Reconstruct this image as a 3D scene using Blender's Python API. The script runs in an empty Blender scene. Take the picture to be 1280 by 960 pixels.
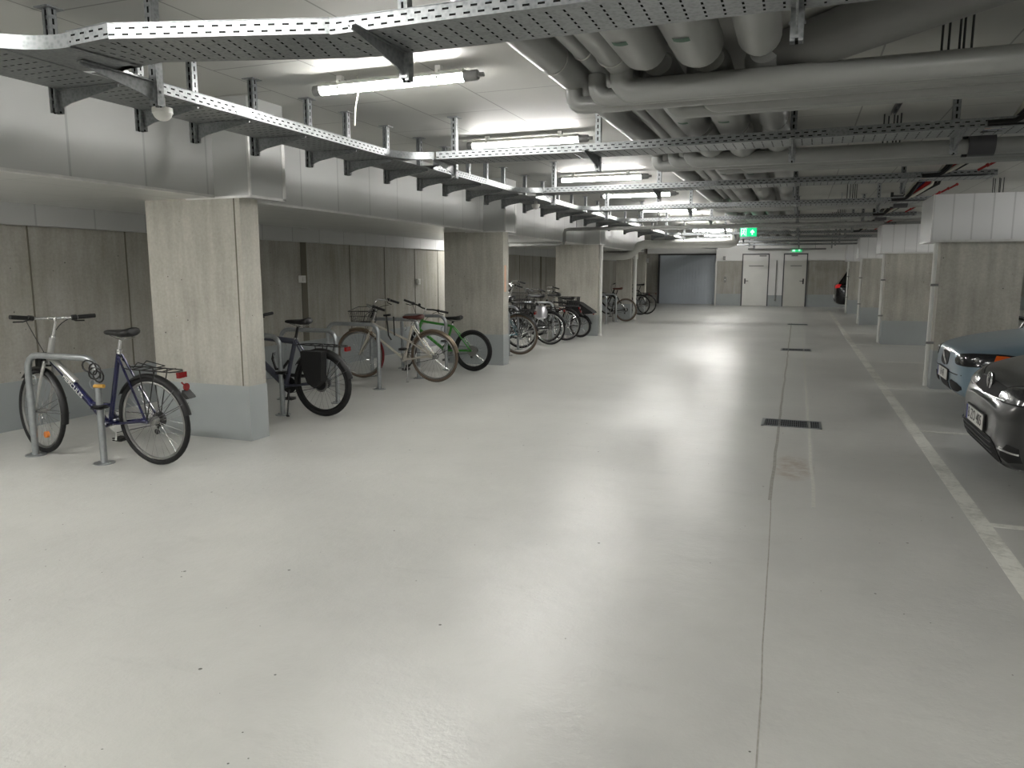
import bpy, math, random
from mathutils import Vector, Matrix
from mathutils.bvhtree import BVHTree
PI = math.pi
rnd = random.Random(7)
COL = bpy.context.scene.collection
def V(*a): return Vector(a)

# ------------------------------------------------------------------ mesh builder
class MB:
    def __init__(s): s.v = []; s.f = []; s.m = []; s.cur = 0
    def add(s, vs, fs):
        n = len(s.v); s.v += [Vector(p) for p in vs]
        for f in fs: s.f.append([i + n for i in f]); s.m.append(s.cur)
        return s
    def box(s, a, b, M=None):
        (x0, y0, z0), (x1, y1, z1) = a, b
        vs = [(x0,y0,z0),(x1,y0,z0),(x1,y1,z0),(x0,y1,z0),(x0,y0,z1),(x1,y0,z1),(x1,y1,z1),(x0,y1,z1)]
        if M: vs = [M @ Vector(p) for p in vs]
        return s.add(vs, [(0,3,2,1),(4,5,6,7),(0,1,5,4),(1,2,6,5),(2,3,7,6),(3,0,4,7)])
    def prism(s, poly, a, b, axis='y'):
        n = len(poly)
        def P(p, t):
            return {'y': (p[0], t, p[1]), 'x': (t, p[0], p[1]), 'z': (p[0], p[1], t)}[axis]
        vs = [P(p, a) for p in poly] + [P(p, b) for p in poly]
        fs = [tuple(range(n))[::-1], tuple(range(n, 2*n))] + [(i, (i+1) % n, n+(i+1) % n, n+i) for i in range(n)]
        return s.add(vs, fs)
    def tube(s, pts, r, n=8, closed=False, flat=1.0):
        pts = [Vector(p) for p in pts]; k = len(pts)
        rs = r if isinstance(r, (list, tuple)) else [r]*k
        ts = []
        for i in range(k):
            a = pts[i-1] if (i > 0 or closed) else pts[i]
            b = pts[(i+1) % k] if (i < k-1 or closed) else pts[i]
            t = (b-a); ts.append(t.normalized() if t.length > 1e-9 else Vector((0,0,1)))
        up = Vector((0,0,1)) if abs(ts[0].z) < .9 else Vector((1,0,0))
        nrm = (up - ts[0]*up.dot(ts[0])).normalized(); vs = []
        for i in range(k):
            nrm = (nrm - ts[i]*nrm.dot(ts[i])).normalized(); bn = ts[i].cross(nrm)
            for j in range(n):
                a = 2*PI*j/n; vs.append(pts[i] + (nrm*math.cos(a)*flat + bn*math.sin(a))*rs[i])
        fs = []
        for i in range(k if closed else k-1):
            for j in range(n):
                a = i*n+j; b = i*n+(j+1) % n; c = ((i+1) % k)*n+(j+1) % n; d = ((i+1) % k)*n+j
                fs.append((a, b, c, d))
        if not closed: fs += [tuple(range(n))[::-1], tuple(range((k-1)*n, k*n))]
        return s.add(vs, fs)
    def ring(s, c, R, r, n=40, m=8, flat=1.0, a0=0, a1=2*PI):
        """torus section in the local xz plane"""
        full = abs(a1-a0-2*PI) < 1e-6; k = n if full else n+1
        pts = [(c[0]+R*math.cos(a0+(a1-a0)*i/n), c[1], c[2]+R*math.sin(a0+(a1-a0)*i/n)) for i in range(k)]
        vs = []; 
        for i in range(k):
            a = a0+(a1-a0)*i/n; e = Vector((math.cos(a),0,math.sin(a)))
            for j in range(m):
                b = 2*PI*j/m; vs.append(Vector(pts[i]) + e*(r*math.cos(b)) + Vector((0, r*flat*math.sin(b), 0)))
        fs = [(i*m+j, i*m+(j+1) % m, ((i+1) % k)*m+(j+1) % m, ((i+1) % k)*m+j) for i in range(n) for j in range(m)]
        if not full: fs += [tuple(range(m))[::-1], tuple(range((k-1)*m, k*m))]
        return s.add(vs, fs)
    def cyl(s, a, b, r, n=12): return s.tube([a, b], r, n)
    def ball(s, c, r, n=12, sc=(1,1,1), half=False):
        vs = []; fs = []; m = n//2
        for i in range(m+1):
            t = (PI/2 if half else PI)*i/m
            for j in range(n):
                p = 2*PI*j/n; vs.append((c[0]+r*sc[0]*math.sin(t)*math.cos(p), c[1]+r*sc[1]*math.sin(t)*math.sin(p), c[2]+r*sc[2]*(-math.cos(t) if half else math.cos(t))))
        for i in range(m):
            for j in range(n): fs.append((i*n+j, (i+1)*n+j, (i+1)*n+(j+1) % n, i*n+(j+1) % n))
        if half: fs.append(tuple(m*n+j for j in range(n)))
        return s.add(vs, fs)
    def xf(s, M): s.v = [M @ p for p in s.v]; return s
    def build(s, name, mats, parent=None, ang=38, loc=None):
        me = bpy.data.meshes.new(name)
        me.from_pydata([tuple(p) for p in s.v], [], s.f)
        if not isinstance(mats, (list, tuple)): mats = [mats]
        for m in mats: me.materials.append(m)
        for p, i in zip(me.polygons, s.m): p.material_index = i; p.use_smooth = True
        import bmesh
        b = bmesh.new(); b.from_mesh(me); bmesh.ops.recalc_face_normals(b, faces=b.faces); b.to_mesh(me); b.free()
        me.set_sharp_from_angle(angle=math.radians(ang))
        o = bpy.data.objects.new(name, me); COL.objects.link(o)
        if parent: o.parent = parent
        if loc: o.location = loc
        return o
def box(a, b): return MB().box(a, b)

def tag(o, label, cat, group=None):
    o['label'] = label; o['category'] = cat
    if group: o['group'] = group
    return o
def thing(name, label, cat, loc=(0,0,0), rz=0, group=None):
    o = bpy.data.objects.new(name, None); COL.objects.link(o); o.empty_display_size = .1
    o.location = loc; o.rotation_euler = (0, 0, rz)
    return tag(o, label, cat, group)
def struct(o, label=None):
    o['kind'] = 'structure'
    if label: o['label'] = label
    return o
def dup(root, loc, label, group=None, rz=None):
    r = root.copy(); COL.objects.link(r); r.location = loc; r['label'] = label
    if rz is not None: r.rotation_euler = (0, 0, rz)
    if group: r['group'] = group
    for ch in list(root.children):
        c = ch.copy(); COL.objects.link(c); c.parent = r
        for g in list(ch.children):
            d = g.copy(); COL.objects.link(d); d.parent = c
    return r

# ------------------------------------------------------------------ materials
def lin(c): return tuple(x/12.92 if x <= .04045 else ((x+.055)/1.055)**2.4 for x in c)
class NT:
    def __init__(s, name):
        s.mat = bpy.data.materials.new(name); s.mat.use_nodes = True
        s.t = s.mat.node_tree; s.n = s.t.nodes; s.bs = s.n['Principled BSDF']; s.out = s.n['Material Output']
        s.tc = s.n.new('ShaderNodeTexCoord')
    def l(s, a, b): s.t.links.new(a, b)
    def val(s, x, sock):
        if isinstance(x, (int, float)): sock.default_value = x
        else: s.l(x, sock)
    def math(s, op, a, b=0.0, c=None):
        m = s.n.new('ShaderNodeMath'); m.operation = op; s.val(a, m.inputs[0]); s.val(b, m.inputs[1])
        if c is not None: s.val(c, m.inputs[2])
        return m.outputs[0]
    def sep(s, space='Object'):
        x = s.n.new('ShaderNodeSeparateXYZ'); s.l(s.tc.outputs[space], x.inputs[0]); return x.outputs
    def mapping(s, scale, space='Object'):
        m = s.n.new('ShaderNodeMapping'); m.inputs['Scale'].default_value = scale; s.l(s.tc.outputs[space], m.inputs[0]); return m.outputs[0]
    def noise(s, scale, detail=4, rough=.55, vec=None):
        n = s.n.new('ShaderNodeTexNoise'); n.inputs['Scale'].default_value = scale; n.inputs['Detail'].default_value = detail
        n.inputs['Roughness'].default_value = rough
        s.l(vec or s.tc.outputs['Object'], n.inputs['Vector']); return n.outputs['Fac']
    def voro(s, scale, vec=None):
        n = s.n.new('ShaderNodeTexVoronoi'); n.inputs['Scale'].default_value = scale
        s.l(vec or s.tc.outputs['Object'], n.inputs['Vector']); return n.outputs['Distance']
    def ramp(s, f, stops):
        r = s.n.new('ShaderNodeValToRGB'); e = r.color_ramp.elements
        while len(e) < len(stops): e.new(.5)
        for q, (p, c) in zip(e, stops):
            q.position = p; q.color = (*c, 1) if isinstance(c, tuple) else (c, c, c, 1)
        s.l(f, r.inputs[0]); return r.outputs[0]
    def mix(s, f, a, b, mode='MIX'):
        m = s.n.new('ShaderNodeMix'); m.data_type = 'RGBA'; m.blend_type = mode
        s.val(f, m.inputs[0])
        for x, k in ((a, 6), (b, 7)):
            if isinstance(x, tuple): m.inputs[k].default_value = (*x, 1)
            else: s.l(x, m.inputs[k])
        return m.outputs[2]
    def col(s, c):
        if isinstance(c, tuple): s.bs.inputs['Base Color'].default_value = (*c, 1)
        else: s.l(c, s.bs.inputs['Base Color'])
    def set(s, **k):
        for a, b in k.items():
            i = s.bs.inputs[a.replace('_', ' ')]
            if isinstance(b, (int, float)): i.default_value = b
            elif isinstance(b, tuple): i.default_value = (*b, 1)
            else: s.l(b, i)
        return s
    def bump(s, h, strength=.3, dist=.01):
        b = s.n.new('ShaderNodeBump'); b.inputs['Strength'].default_value = strength; b.inputs['Distance'].default_value = dist
        s.l(h, b.inputs['Height']); s.l(b.outputs[0], s.bs.inputs['Normal'])
    def cutout(s, mask):
        tr = s.n.new('ShaderNodeBsdfTransparent'); mx = s.n.new('ShaderNodeMixShader')
        s.l(mask, mx.inputs[0]); s.l(s.bs.outputs[0], mx.inputs[1]); s.l(tr.outputs[0], mx.inputs[2]); s.l(mx.outputs[0], s.out.inputs[0])

def plain(name, c, rough=.5, metal=0.0, coat=0.0, var=.12, vs=6.0, **kw):
    t = NT(name); c = lin(c)
    n = t.noise(vs, 3)
    lo = tuple(x*(1-var) for x in c); hi = tuple(min(1, x*(1+var)) for x in c)
    t.col(t.ramp(n, [(.3, lo), (.7, hi)])); t.set(Roughness=rough, Metallic=metal)
    if coat: t.set(Coat_Weight=coat, Coat_Roughness=.05)
    if kw: t.set(**kw)
    return t.mat

def m_concrete(name, a, b):
    t = NT(name)
    big = t.noise(1.3, 5, .6); streak = t.noise(3.0, 4, .6, t.mapping((3.2, 3.2, .35)))
    fine = t.noise(38, 4, .6)
    c = t.ramp(t.math('ADD', t.math('MULTIPLY', big, .5), t.math('MULTIPLY', streak, .5)), [(.34, lin(a)), (.5, lin(tuple((x+y)/2 for x, y in zip(a, b)))), (.68, lin(b))])
    c = t.mix(.35, c, t.ramp(fine, [(.3, .55), (.7, 1.0)]), 'MULTIPLY')
    pit = t.voro(9.0); pr = t.ramp(pit, [(.035, 0.0), (.07, 1.0)])
    n2 = t.noise(2.2, 2); pm = t.math('GREATER_THAN', n2, .53)
    pf = t.math('MULTIPLY', t.math('SUBTRACT', 1.0, pr), pm)
    c = t.mix(pf, c, lin((.2,.19,.16)))
    t.col(c); t.set(Roughness=.85); t.bump(t.math('ADD', fine, t.math('MULTIPLY', pf, -1.5)), .25, .006)
    return t.mat
M_CONC = m_concrete('raw_concrete', (.61,.60,.565), (.76,.75,.71))
M_CONCD = m_concrete('aged_wall_concrete', (.56,.55,.50), (.69,.68,.66))
M_DADO = plain('grey_base_paint', (.60,.62,.62), .5, var=.05, vs=2)
M_DADOR = plain('grey_wall_base_paint', (.56,.58,.58), .5, var=.05, vs=2)

def m_floor():
    t = NT('coated_floor')
    big = t.noise(.55, 5, .6); mid = t.noise(3.5, 6, .65); fine = t.noise(230, 2); scuff = t.noise(1.6, 5, .7, t.mapping((1, 3.0, 1)))
    c = t.ramp(big, [(.3, lin((.67,.67,.655))), (.7, lin((.74,.74,.72)))])
    c = t.mix(.5, c, t.ramp(mid, [(.25, .86), (.6, 1.0)]), 'MULTIPLY')
    c = t.mix(.45, c, t.ramp(scuff, [(.30, .86), (.42, 1.0)]), 'MULTIPLY')
    sp = t.voro(5.5); spn = t.noise(3.1, 2)
    s1 = t.math('MULTIPLY', t.math('LESS_THAN', sp, .04), t.math('GREATER_THAN', spn, .50))
    s2 = t.math('MULTIPLY', t.math('LESS_THAN', t.voro(13.0), .05), t.math('GREATER_THAN', t.noise(4.3, 2), .56)); s1 = t.math('MAXIMUM', s1, s2)
    c = t.mix(s1, c, lin((.30,.29,.27)))
    o = t.sep('Object')
    # brown damp stain between the floor joints
    dx = t.math('DIVIDE', t.math('SUBTRACT', o[0], .02), .17); dy = t.math('DIVIDE', t.math('SUBTRACT', o[1], 5.75), .42)
    d = t.math('ADD', t.math('MULTIPLY', dx, dx), t.math('MULTIPLY', dy, dy))
    bl = t.math('MULTIPLY', t.ramp(d, [(.35, 1.0), (.95, 0.0)]), t.ramp(t.noise(9, 5, .7), [(.38, 0.0), (.6, .75)]))
    c = t.mix(bl, c, lin((.56,.50,.44)))
    t.col(c)
    t.set(Roughness=t.ramp(mid, [(.25, .285), (.75, .36)]), IOR=1.52)
    wave = t.noise(15.0, 3, .6)
    t.bump(t.math('ADD', t.math('MULTIPLY', t.noise(75, 2), .6), t.math('MULTIPLY', wave, 2.2)), .34, .004)
    return t.mat
M_FLOOR = m_floor()

def m_panel(name, c, sx, sy, ax, seam=.012, dark=.55, rough=.38, off=0.0, ox=0, oy=0):
    """insulation boards with thin seams; ax = the two object axes"""
    t = NT(name); o = t.sep('Object')
    a = t.math('ADD', o[ax[0]], ox); b = t.math('ADD', o[ax[1]], oy)
    row = t.math('FLOOR', t.math('DIVIDE', b, sy))
    a2 = t.math('ADD', t.math('DIVIDE', a, sx), t.math('MULTIPLY', row, off))
    fa = t.math('FRACT', a2); fb = t.math('FRACT', t.math('DIVIDE', b, sy))
    m = t.math('LESS_THAN', fa, seam/sx)
    m = t.math('MAXIMUM', m, t.math('LESS_THAN', fb, seam/sy))
    wn = t.n.new('ShaderNodeTexWhiteNoise'); wn.noise_dimensions = '2D'
    cb = t.n.new('ShaderNodeCombineXYZ'); t.l(t.math('FLOOR', a2), cb.inputs[0]); t.l(row, cb.inputs[1]); t.l(cb.outputs[0], wn.inputs['Vector'])
    base = t.mix(1.0, lin(c), t.ramp(wn.outputs['Value'], [(0, .93), (1, 1.0)]), 'MULTIPLY')
    base = t.mix(.3, base, t.ramp(t.noise(2.5, 4), [(.3, .88), (.7, 1.0)]), 'MULTIPLY')
    t.col(t.mix(m, base, tuple(x*dark for x in lin(c)))); t.set(Roughness=rough)
    t.bump(t.math('SUBTRACT', t.math('MULTIPLY', t.noise(1.8, 2), .25), m), .25, .01)
    return t.mat
M_CEIL = m_panel('ceiling_boards', (.73,.73,.71), 1.25, .715, (1, 0), .012, .5, .6, .5, 0, .31)
M_BAND = m_panel('beam_cladding', (.72,.725,.72), .62, 9.0, (1, 2), .018, .72, .5)
M_BANDX = m_panel('cross_beam_cladding', (.84,.84,.84), .205, 9.0, (0, 2), .016, .72, .4)
M_SOFF = m_panel('soffit_boards', (.74,.74,.73), 1.2, .7, (1, 0), .01, .6, .3)
M_WHITE = plain('white_boards', (.82,.82,.81), .45, var=.03, vs=1.5)
M_ALU = plain('aluminium_edge_trim', (.80,.80,.79), .4, .2)
M_PIPE = plain('grey_pipe_lagging', (.56,.565,.555), .33, var=.06, vs=3)
M_PIPEL = plain('light_pipe_lagging', (.68,.68,.67), .35, var=.05, vs=3)
M_DUCT = plain('dark_duct_lagging', (.36,.36,.35), .4, var=.08, vs=2)
M_WPIPE = plain('white_plastic_pipe', (.80,.80,.78), .4, var=.04)
def m_galv(name, kind):
    t = NT(name); n = t.voro(55); n2 = t.noise(3, 3)
    t.col(t.mix(.4, t.ramp(n, [(.1, lin((.48,.495,.50))), (.7, lin((.57,.58,.585)))]), t.ramp(n2, [(.3, .75), (.7, 1.0)]), 'MULTIPLY'))
    t.set(Metallic=.6, Roughness=t.ramp(n2, [(.3, .34), (.7, .48)]))
    if kind:
        o = t.sep('Object'); bc = t.bs.inputs['Base Color'].links[0].from_socket
        def rect(u, pu, wu, ou, v, v0, v1):
            a = t.math('LESS_THAN', t.math('FRACT', t.math('ADD', t.math('DIVIDE', u, pu), ou)), wu/pu)
            b = t.math('MULTIPLY', t.math('GREATER_THAN', v, v0), t.math('LESS_THAN', v, v1))
            return t.math('MULTIPLY', a, b)
        if kind == 'rail':
            m = t.math('MAXIMUM', rect(o[0], .06, .028, 0, o[2], .012, .020), rect(o[0], .06, .028, .5, o[2], .037, .045))
        elif kind == 'floor':
            y = t.math('FRACT', t.math('DIVIDE', o[1], .05)); x = t.math('FRACT', t.math('DIVIDE', o[0], .07))
            m = t.math('MULTIPLY', t.math('LESS_THAN', y, .55), t.math('LESS_THAN', x, .13))
            e = t.math('MULTIPLY', t.math('GREATER_THAN', o[1], .03), t.math('LESS_THAN', o[1], .32))
            m = t.math('MULTIPLY', m, e)
        else:
            m = rect(o[2], .05, .03, 0, t.math('ABSOLUTE', o[1]), -.1, .006)
        t.col(t.mix(m, bc, (.012,.012,.012)))  # slots are near black colour in place of shaded openings, nothing is cut
        ms = t.math('SUBTRACT', 1.0, m); t.l(t.math('MULTIPLY', ms, .6), t.bs.inputs['Metallic']); t.l(t.math('MULTIPLY', ms, .5), t.bs.inputs['Specular IOR Level'])
    return t.mat
M_GALV = m_galv('galvanised_steel', None); M_RAIL = m_galv('slotted_rail_steel', 'rail')
M_TFLOOR = m_galv('perforated_tray_steel', 'floor'); M_POST = m_galv('slotted_channel_steel', 'post')
M_STAND = plain('galvanised_tube', (.62,.635,.64), .38, .75, var=.1, vs=20)
M_BLACK = plain('black_plastic', (.045,.045,.045), .5); M_RUB = plain('tyre_rubber', (.05,.05,.05), .75)
M_BRUB = plain('tan_tyre_rubber', (.36,.31,.26), .7); M_CHROME = plain('chrome', (.82,.82,.82), .2, 1.0, var=.03)
M_SILV = plain('silver_paint', (.66,.66,.65), .3, .6); M_RIM = plain('aluminium_rim', (.55,.55,.54), .35, .8)
M_BLUE = plain('dark_blue_paint', (.055,.065,.24), .25, .2, .6); M_EBK = plain('slate_bike_paint', (.27,.28,.33), .35, .3, .4)
M_CREAM = plain('champagne_paint', (.74,.72,.67), .3, .4, .4); M_GREEN = plain('green_bike_paint', (.20,.50,.17), .3, .1, .5)
M_TEAL = plain('teal_paint', (.13,.34,.38), .35, .1, .4); M_BLKP = plain('black_gloss_paint', (.05,.05,.055), .25, .1, .5)
M_RED = plain('red_lens', (.45,.04,.05), .2, 0, .6); M_ORANGE = plain('orange_reflector', (.90,.50,.12), .3, 0, .5)
M_BROWN = plain('brown_leather', (.30,.13,.10), .5); M_YEL = plain('yellow_lock_barrel', (.68,.52,.22), .4)
M_MAROON = plain('maroon_metal', (.42,.10,.12), .3, .3, .5)
M_BAG = plain('silver_foil_bag', (.80,.80,.82), .25, .7); M_FABRIC = plain('black_bag_fabric', (.025,.025,.025), .85)
M_LINE = None
def m_line():
    t = NT('worn_white_paint'); n = t.noise(2.1, 5, .7); n2 = t.noise(28, 4, .7)
    f = t.ramp(t.math('ADD', t.math('MULTIPLY', n, .6), t.math('MULTIPLY', n2, .4)), [(.40, 0.0), (.54, 1.0)])
    t.col(t.mix(f, lin((.69,.69,.66)), lin((.84,.84,.81)))); t.set(Roughness=.45); return t.mat
M_LINE = m_line()
M_JOINTD = plain('joint_dark', (.58,.57,.54), .6, vs=30, var=.2); M_JOINTL = plain('joint_light', (.76,.76,.73), .5, vs=30, var=.1)
M_GATE = plain('blue_grey_gate_paint', (.74,.77,.80), .45, var=.03, vs=2)
M_DOOR = plain('off_white_door_paint', (.82,.82,.80), .4, var=.03, vs=2); M_DOOR2 = plain('ivory_door_paint', (.75,.75,.72), .4, var=.03, vs=2)
M_FRAME = plain('anthracite_frame', (.26,.26,.27), .4); M_GREYP = plain('grey_plastic', (.48,.48,.47), .4)
M_WPL = plain('white_plastic', (.84,.84,.82), .4, var=.03)
M_LAMPBODY = plain('lamp_end_plastic', (.50,.50,.50), .4)
def emis(name, c, s):
    t = NT(name); t.col(tuple(x*.8 for x in c)); t.bs.inputs['Emission Color'].default_value = (*c, 1); t.bs.inputs['Emission Strength'].default_value = s; return t.mat
M_TUBE = emis('lit_tube', (1, .985, .95), 34.0)
M_SGREEN = emis('lit_sign_green', lin((.02,.82,.52)), .30); M_SWHITE = emis('lit_sign_white', (.75,1,.9), .6)
M_CABK = plain('black_cable', (.05,.05,.05), .5); M_CABB = plain('blue_cable', (.08,.13,.42), .45)
M_CABR = plain('red_cable', (.55,.06,.05), .45); M_CABW = plain('white_cable', (.72,.71,.66), .45)

# ------------------------------------------------------------------ camera
F_PX = 940.0; CAM_H = 1.42
cam = bpy.data.cameras.new('camera'); cam.sensor_width = 36; cam.lens = F_PX/1280*36; cam.clip_start = .05; cam.clip_end = 200
co = bpy.data.objects.new('camera', cam); COL.objects.link(co); co.location = (0, 0, CAM_H)
pitch = math.atan(140/F_PX); yaw = math.atan(361/math.hypot(F_PX, 140))
co.rotation_euler = (PI/2-pitch, 0, yaw); bpy.context.scene.camera = co

# ------------------------------------------------------------------ room shell
ZC = 2.80; XL = -6.6; XR = 8.6; YB = 33.5; YG = 34.7; YF = -6.0; ZS = 2.03; BX = -4.52
struct(box((XL-.3, YF, -.15), (XR+.3, YG+.5, 0)).build('floor', M_FLOOR))
struct(box((XL-.3, YF, ZC), (XR+.3, YG+.5, ZC+.15)).build('ceiling', M_CEIL))
struct(box((XL-.25, YF, 0), (XL, YG+.5, ZC)).build('wall_left', M_CONCD))
struct(box((XR, YF, 0), (XR+.25, YG+.5, ZC)).build('wall_right', M_WHITE))
struct(box((XL, YF-.25, 0), (XR, YF, ZC)).build('wall_front', M_CONCD))
# back wall: recessed part with the gate, projecting part with the doors
wb = MB().box((-3.38, YB, 0), (XR, YG+.5, 1.88)); struct(wb.build('wall_back', M_CONCD))
struct(box((-3.40, YB-.06, 1.88), (XR, YG, ZC)).build('trim_1', M_WHITE), 'white insulation boards across the top of the far wall')
struct(box((XL, YG, 0), (-3.38, YG+.5, ZC)).build('wall_gate', M_CONCD))
struct(box((-3.42, YB-.02, 0), (-3.36, YG, 1.88)).build('trim_2', M_WPIPE), 'pale corner strip between the gate and the concrete')
struct(box((-1.24, YB-.05, .46), (-.68, YB, 1.88)).build('trim_3', M_WHITE), 'white board between the two doors')
struct(MB().box((-3.34, YB-.012, 0), (-2.33, YB, .5)).box((-1.24, YB-.06, 0), (-.68, YB, .46)).box((.25, YB-.012, 0), (XR, YB, .5)).build('baseboard_back', M_DADO))
struct(box((XL, YF, 0), (XL+.012, YG, .44)).build('baseboard_left', M_DADOR))
# vertical joints cast in the left concrete wall
t = NT('joint_filler'); t.col(lin((.40,.385,.34))); t.set(Roughness=.9); M_JV = t.mat  # plain darker colour of the wall and pillar joints
jn = MB()
for y in (2.7, 3.85, 4.94, 6.01, 7.1, 10.22, 11.28, 12.36, 13.3, 15.1, 17.9, 18.9, 20, 21.1, 23.2, 24.3, 26.5, 28.9, 31):
    jn.box((XL+.001, y, 0), (XL+.006, y+.014, ZS))
for y in (8.98, 14.4, 19.5, 25.2): jn.box((XL+.001, y, .0), (XL+.008, y+.13, ZS))
struct(jn.build('trim_4', M_JV), 'vertical formwork joints in the left concrete wall')
struct(box((XL, YF, 1.835), (XL+.10, YG, ZS)).build('trim_5', M_BAND), 'low band of white boards along the top of the left wall')
struct(box((XL, YF, ZS), (BX, 23.3, ZC)).build('trim_6', [M_BAND]), 'long white panelled beam above the bicycles')
struct(box((BX-.05, YF, ZS-.008), (BX+.006, 23.3, ZS+.012)).build('trim_7', M_ALU), 'bright metal edge strip under the long beam')
# pale boards on the underside of the long beam
struct(box((XL+.1, YF, ZS-.006), (BX-.05, 23.3, ZS-.001)).build('trim_8', M_SOFF), 'smooth boards lining the underside of the long beam')
n_tr = 9
def trim(mb, mat, lab):
    global n_tr
    o = struct(mb.build('trim_%d' % n_tr, mat), lab); n_tr += 1; return o

# ------------------------------------------------------------------ pillars
def pillar(x0, x1, y0, y1, ztop, zb, label, mark=False):
    t = thing('concrete_pillar', label, 'pillar', ((x0+x1)/2, (y0+y1)/2, 0))
    w = (x1-x0)/2; d = (y1-y0)/2
    box((-w, -d, zb), (w, d, ztop)).build('shaft', M_CONC, t)
    box((-w-.004, -d-.004, 0), (w+.004, d+.004, zb)).build('painted_base', M_DADO, t)
    if y0 < 6 and x0 < 0: MB().box((w-.062, -d-.003, zb), (w-.052, -d+.01, ztop)).build('joint', M_JV, t)
    if mark: box((w-.01, -d+.05, 1.12), (w+.003, -d+.12, 1.52)).build('paint_mark', M_TAPE, t)
    return t
M_TAPE = plain('faded_orange_mark', (.80,.64,.54), .6)
BXH = -4.16
for i, (y0, x0, x1, lab) in enumerate([
        (5.05, -5.28, -4.28, 'nearest concrete pillar beside the dark blue bicycle'),
        (10.68, -5.18, -4.20, 'second concrete pillar behind the green bicycle, orange mark on its edge'),
        (16.42, -5.18, -4.20, 'third concrete pillar behind the row of black bicycles'),
        (22.4, -5.17, -4.72, 'pale narrow concrete pillar behind the tan tyred bicycle'),
        (26.0, -5.45, -4.99, 'farthest concrete pillar on the bicycle side, next to the gate')]):
    pillar(x0, x1, y0, y0+.22, ZS-.006, .47, lab, i == 1)
    if i < 3:
        trim(MB().box((BX-.3, y0-.01, ZS-.012), (BXH, y0+.44, ZC)), M_BAND, 'white panelled box of the beam over pillar %s on the bicycle side' % ['one','two','three'][i])
        e = MB().box((BXH-.012, y0-.016, ZS-.014), (BXH+.006, y0+.001, 2.5)).box((BX-.3, y0-.016, ZS-.018), (BXH+.004, y0, ZS)).box((BXH-.004, y0+.40, ZS-.014), (BXH+.006, y0+.44, 2.5)).box((BXH-.004, y0, ZS-.016), (BXH+.006, y0+.44, ZS+.004))
        trim(e, M_ALU, 'thin metal edging of the beam box over pillar %s' % ['one','two','three'][i])
RP = [(4.5, 'nearest'), (10.38, 'second'), (16.55, 'third'), (22.5, 'fourth'), (28.4, 'fifth')]
rplab = ['concrete pillar at the edge of the parking bays nearest to the camera', 'wide concrete pillar behind the pale blue car', 'concrete pillar two bays behind the pale blue car', 'fourth concrete pillar of the parking side, partly behind the third', 'narrow sliver of concrete pillar beside the far dark car']
for (y0, w), lab in zip(RP, rplab):
    pillar(1.56, 2.42, y0, y0+.35, 1.78, .47, lab)
    trim(MB().box((1.44, y0-.03, 1.78), (XR, y0+.95, 2.33)), M_BANDX, 'white ribbed cross beam over the %s pillar of the parking side' % w)
    trim(MB().box((1.435, y0-.036, 1.772), (XR, y0-.028, 1.80)).box((1.432, y0-.036, 1.78), (1.444, y0-.02, 2.33)), M_ALU, 'metal edging of the %s cross beam' % w)
    dp = thing('downpipe', 'white wall pipe with brackets on the left edge of the %s parking side pillar' % w, 'pipe', (1.505, y0+.02, 0))
    MB().cyl((0,0,.03), (0,0,1.77), .024, 10).build('tube', M_WPIPE, dp)
    for z in (.55, 1.25): MB().box((-.03,-.03,z), (.055,.03,z+.03)).build('pipe_clip', M_GREYP, dp)
dp = thing('downpipe', 'tall white downpipe at the right edge of the third bicycle side pillar', 'pipe', (-4.15, 16.5, 0))
MB().cyl((0,0,.0), (0,0,ZS-.01), .035, 10).build('tube', M_WPIPE, dp); MB().cyl((0,0,0), (0,0,.05), .05, 10).build('foot_collar', M_WPL, dp)
dp = thing('downpipe', 'white downpipe with a bright sleeve beside the pale narrow pillar', 'pipe', (-4.64, 22.6, 0))
MB().cyl((0,0,0), (0,0,2.0), .05, 10).build('tube', M_WPIPE, dp); MB().cyl((0,0,1.8), (0,0,2.0), .08, 10).build('sleeve', M_WPL, dp)
trim(MB().box((XL+.1, 34.3, 2.23), (-3.4, YG, ZC)), M_WHITE, 'white boards above the blue grey gate')
dz = thing('white_duct', 'white round duct crossing the hall and stepping down in front of the pale narrow pillar', 'duct', (-4.4, 21.95, 1.93))
MB().tube([(-2.0,0,-.04),(-.45,0,-.04),(-.30,0,-.02),(.02,0,.24),(.16,0,.28),(2.5,0,.28),(2.62,0,.31),(2.66,0,.40),(2.66,0,.86)], .125, 16).build('duct_run', M_WPIPE, dz)
# thin grey drain pipe stepping up across the third pillar
gp = thing('drain_pipe', 'thin grey pipe that steps up in front of the third pillar beam box', 'pipe', (0, 14.66, 0))
MB().tube([(-6.45,0,1.97),(-4.56,0,1.97),(-4.47,0,1.985),(-4.45,0,2.05),(-4.45,0,2.18),(-4.43,0,2.245),(-4.36,0,2.26),(1.3,0,2.26)], .035, 8).build('pipe_run', M_GREYP, gp)
for x in (-5.6, -4.2, -2.6, -1.0, .6): MB().cyl((x,0,2.0 if x < -4.6 else 2.28), (x,0,2.03 if x < -4.6 else ZC), .006, 6).build('hanger_rod', M_GALV, gp)

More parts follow.
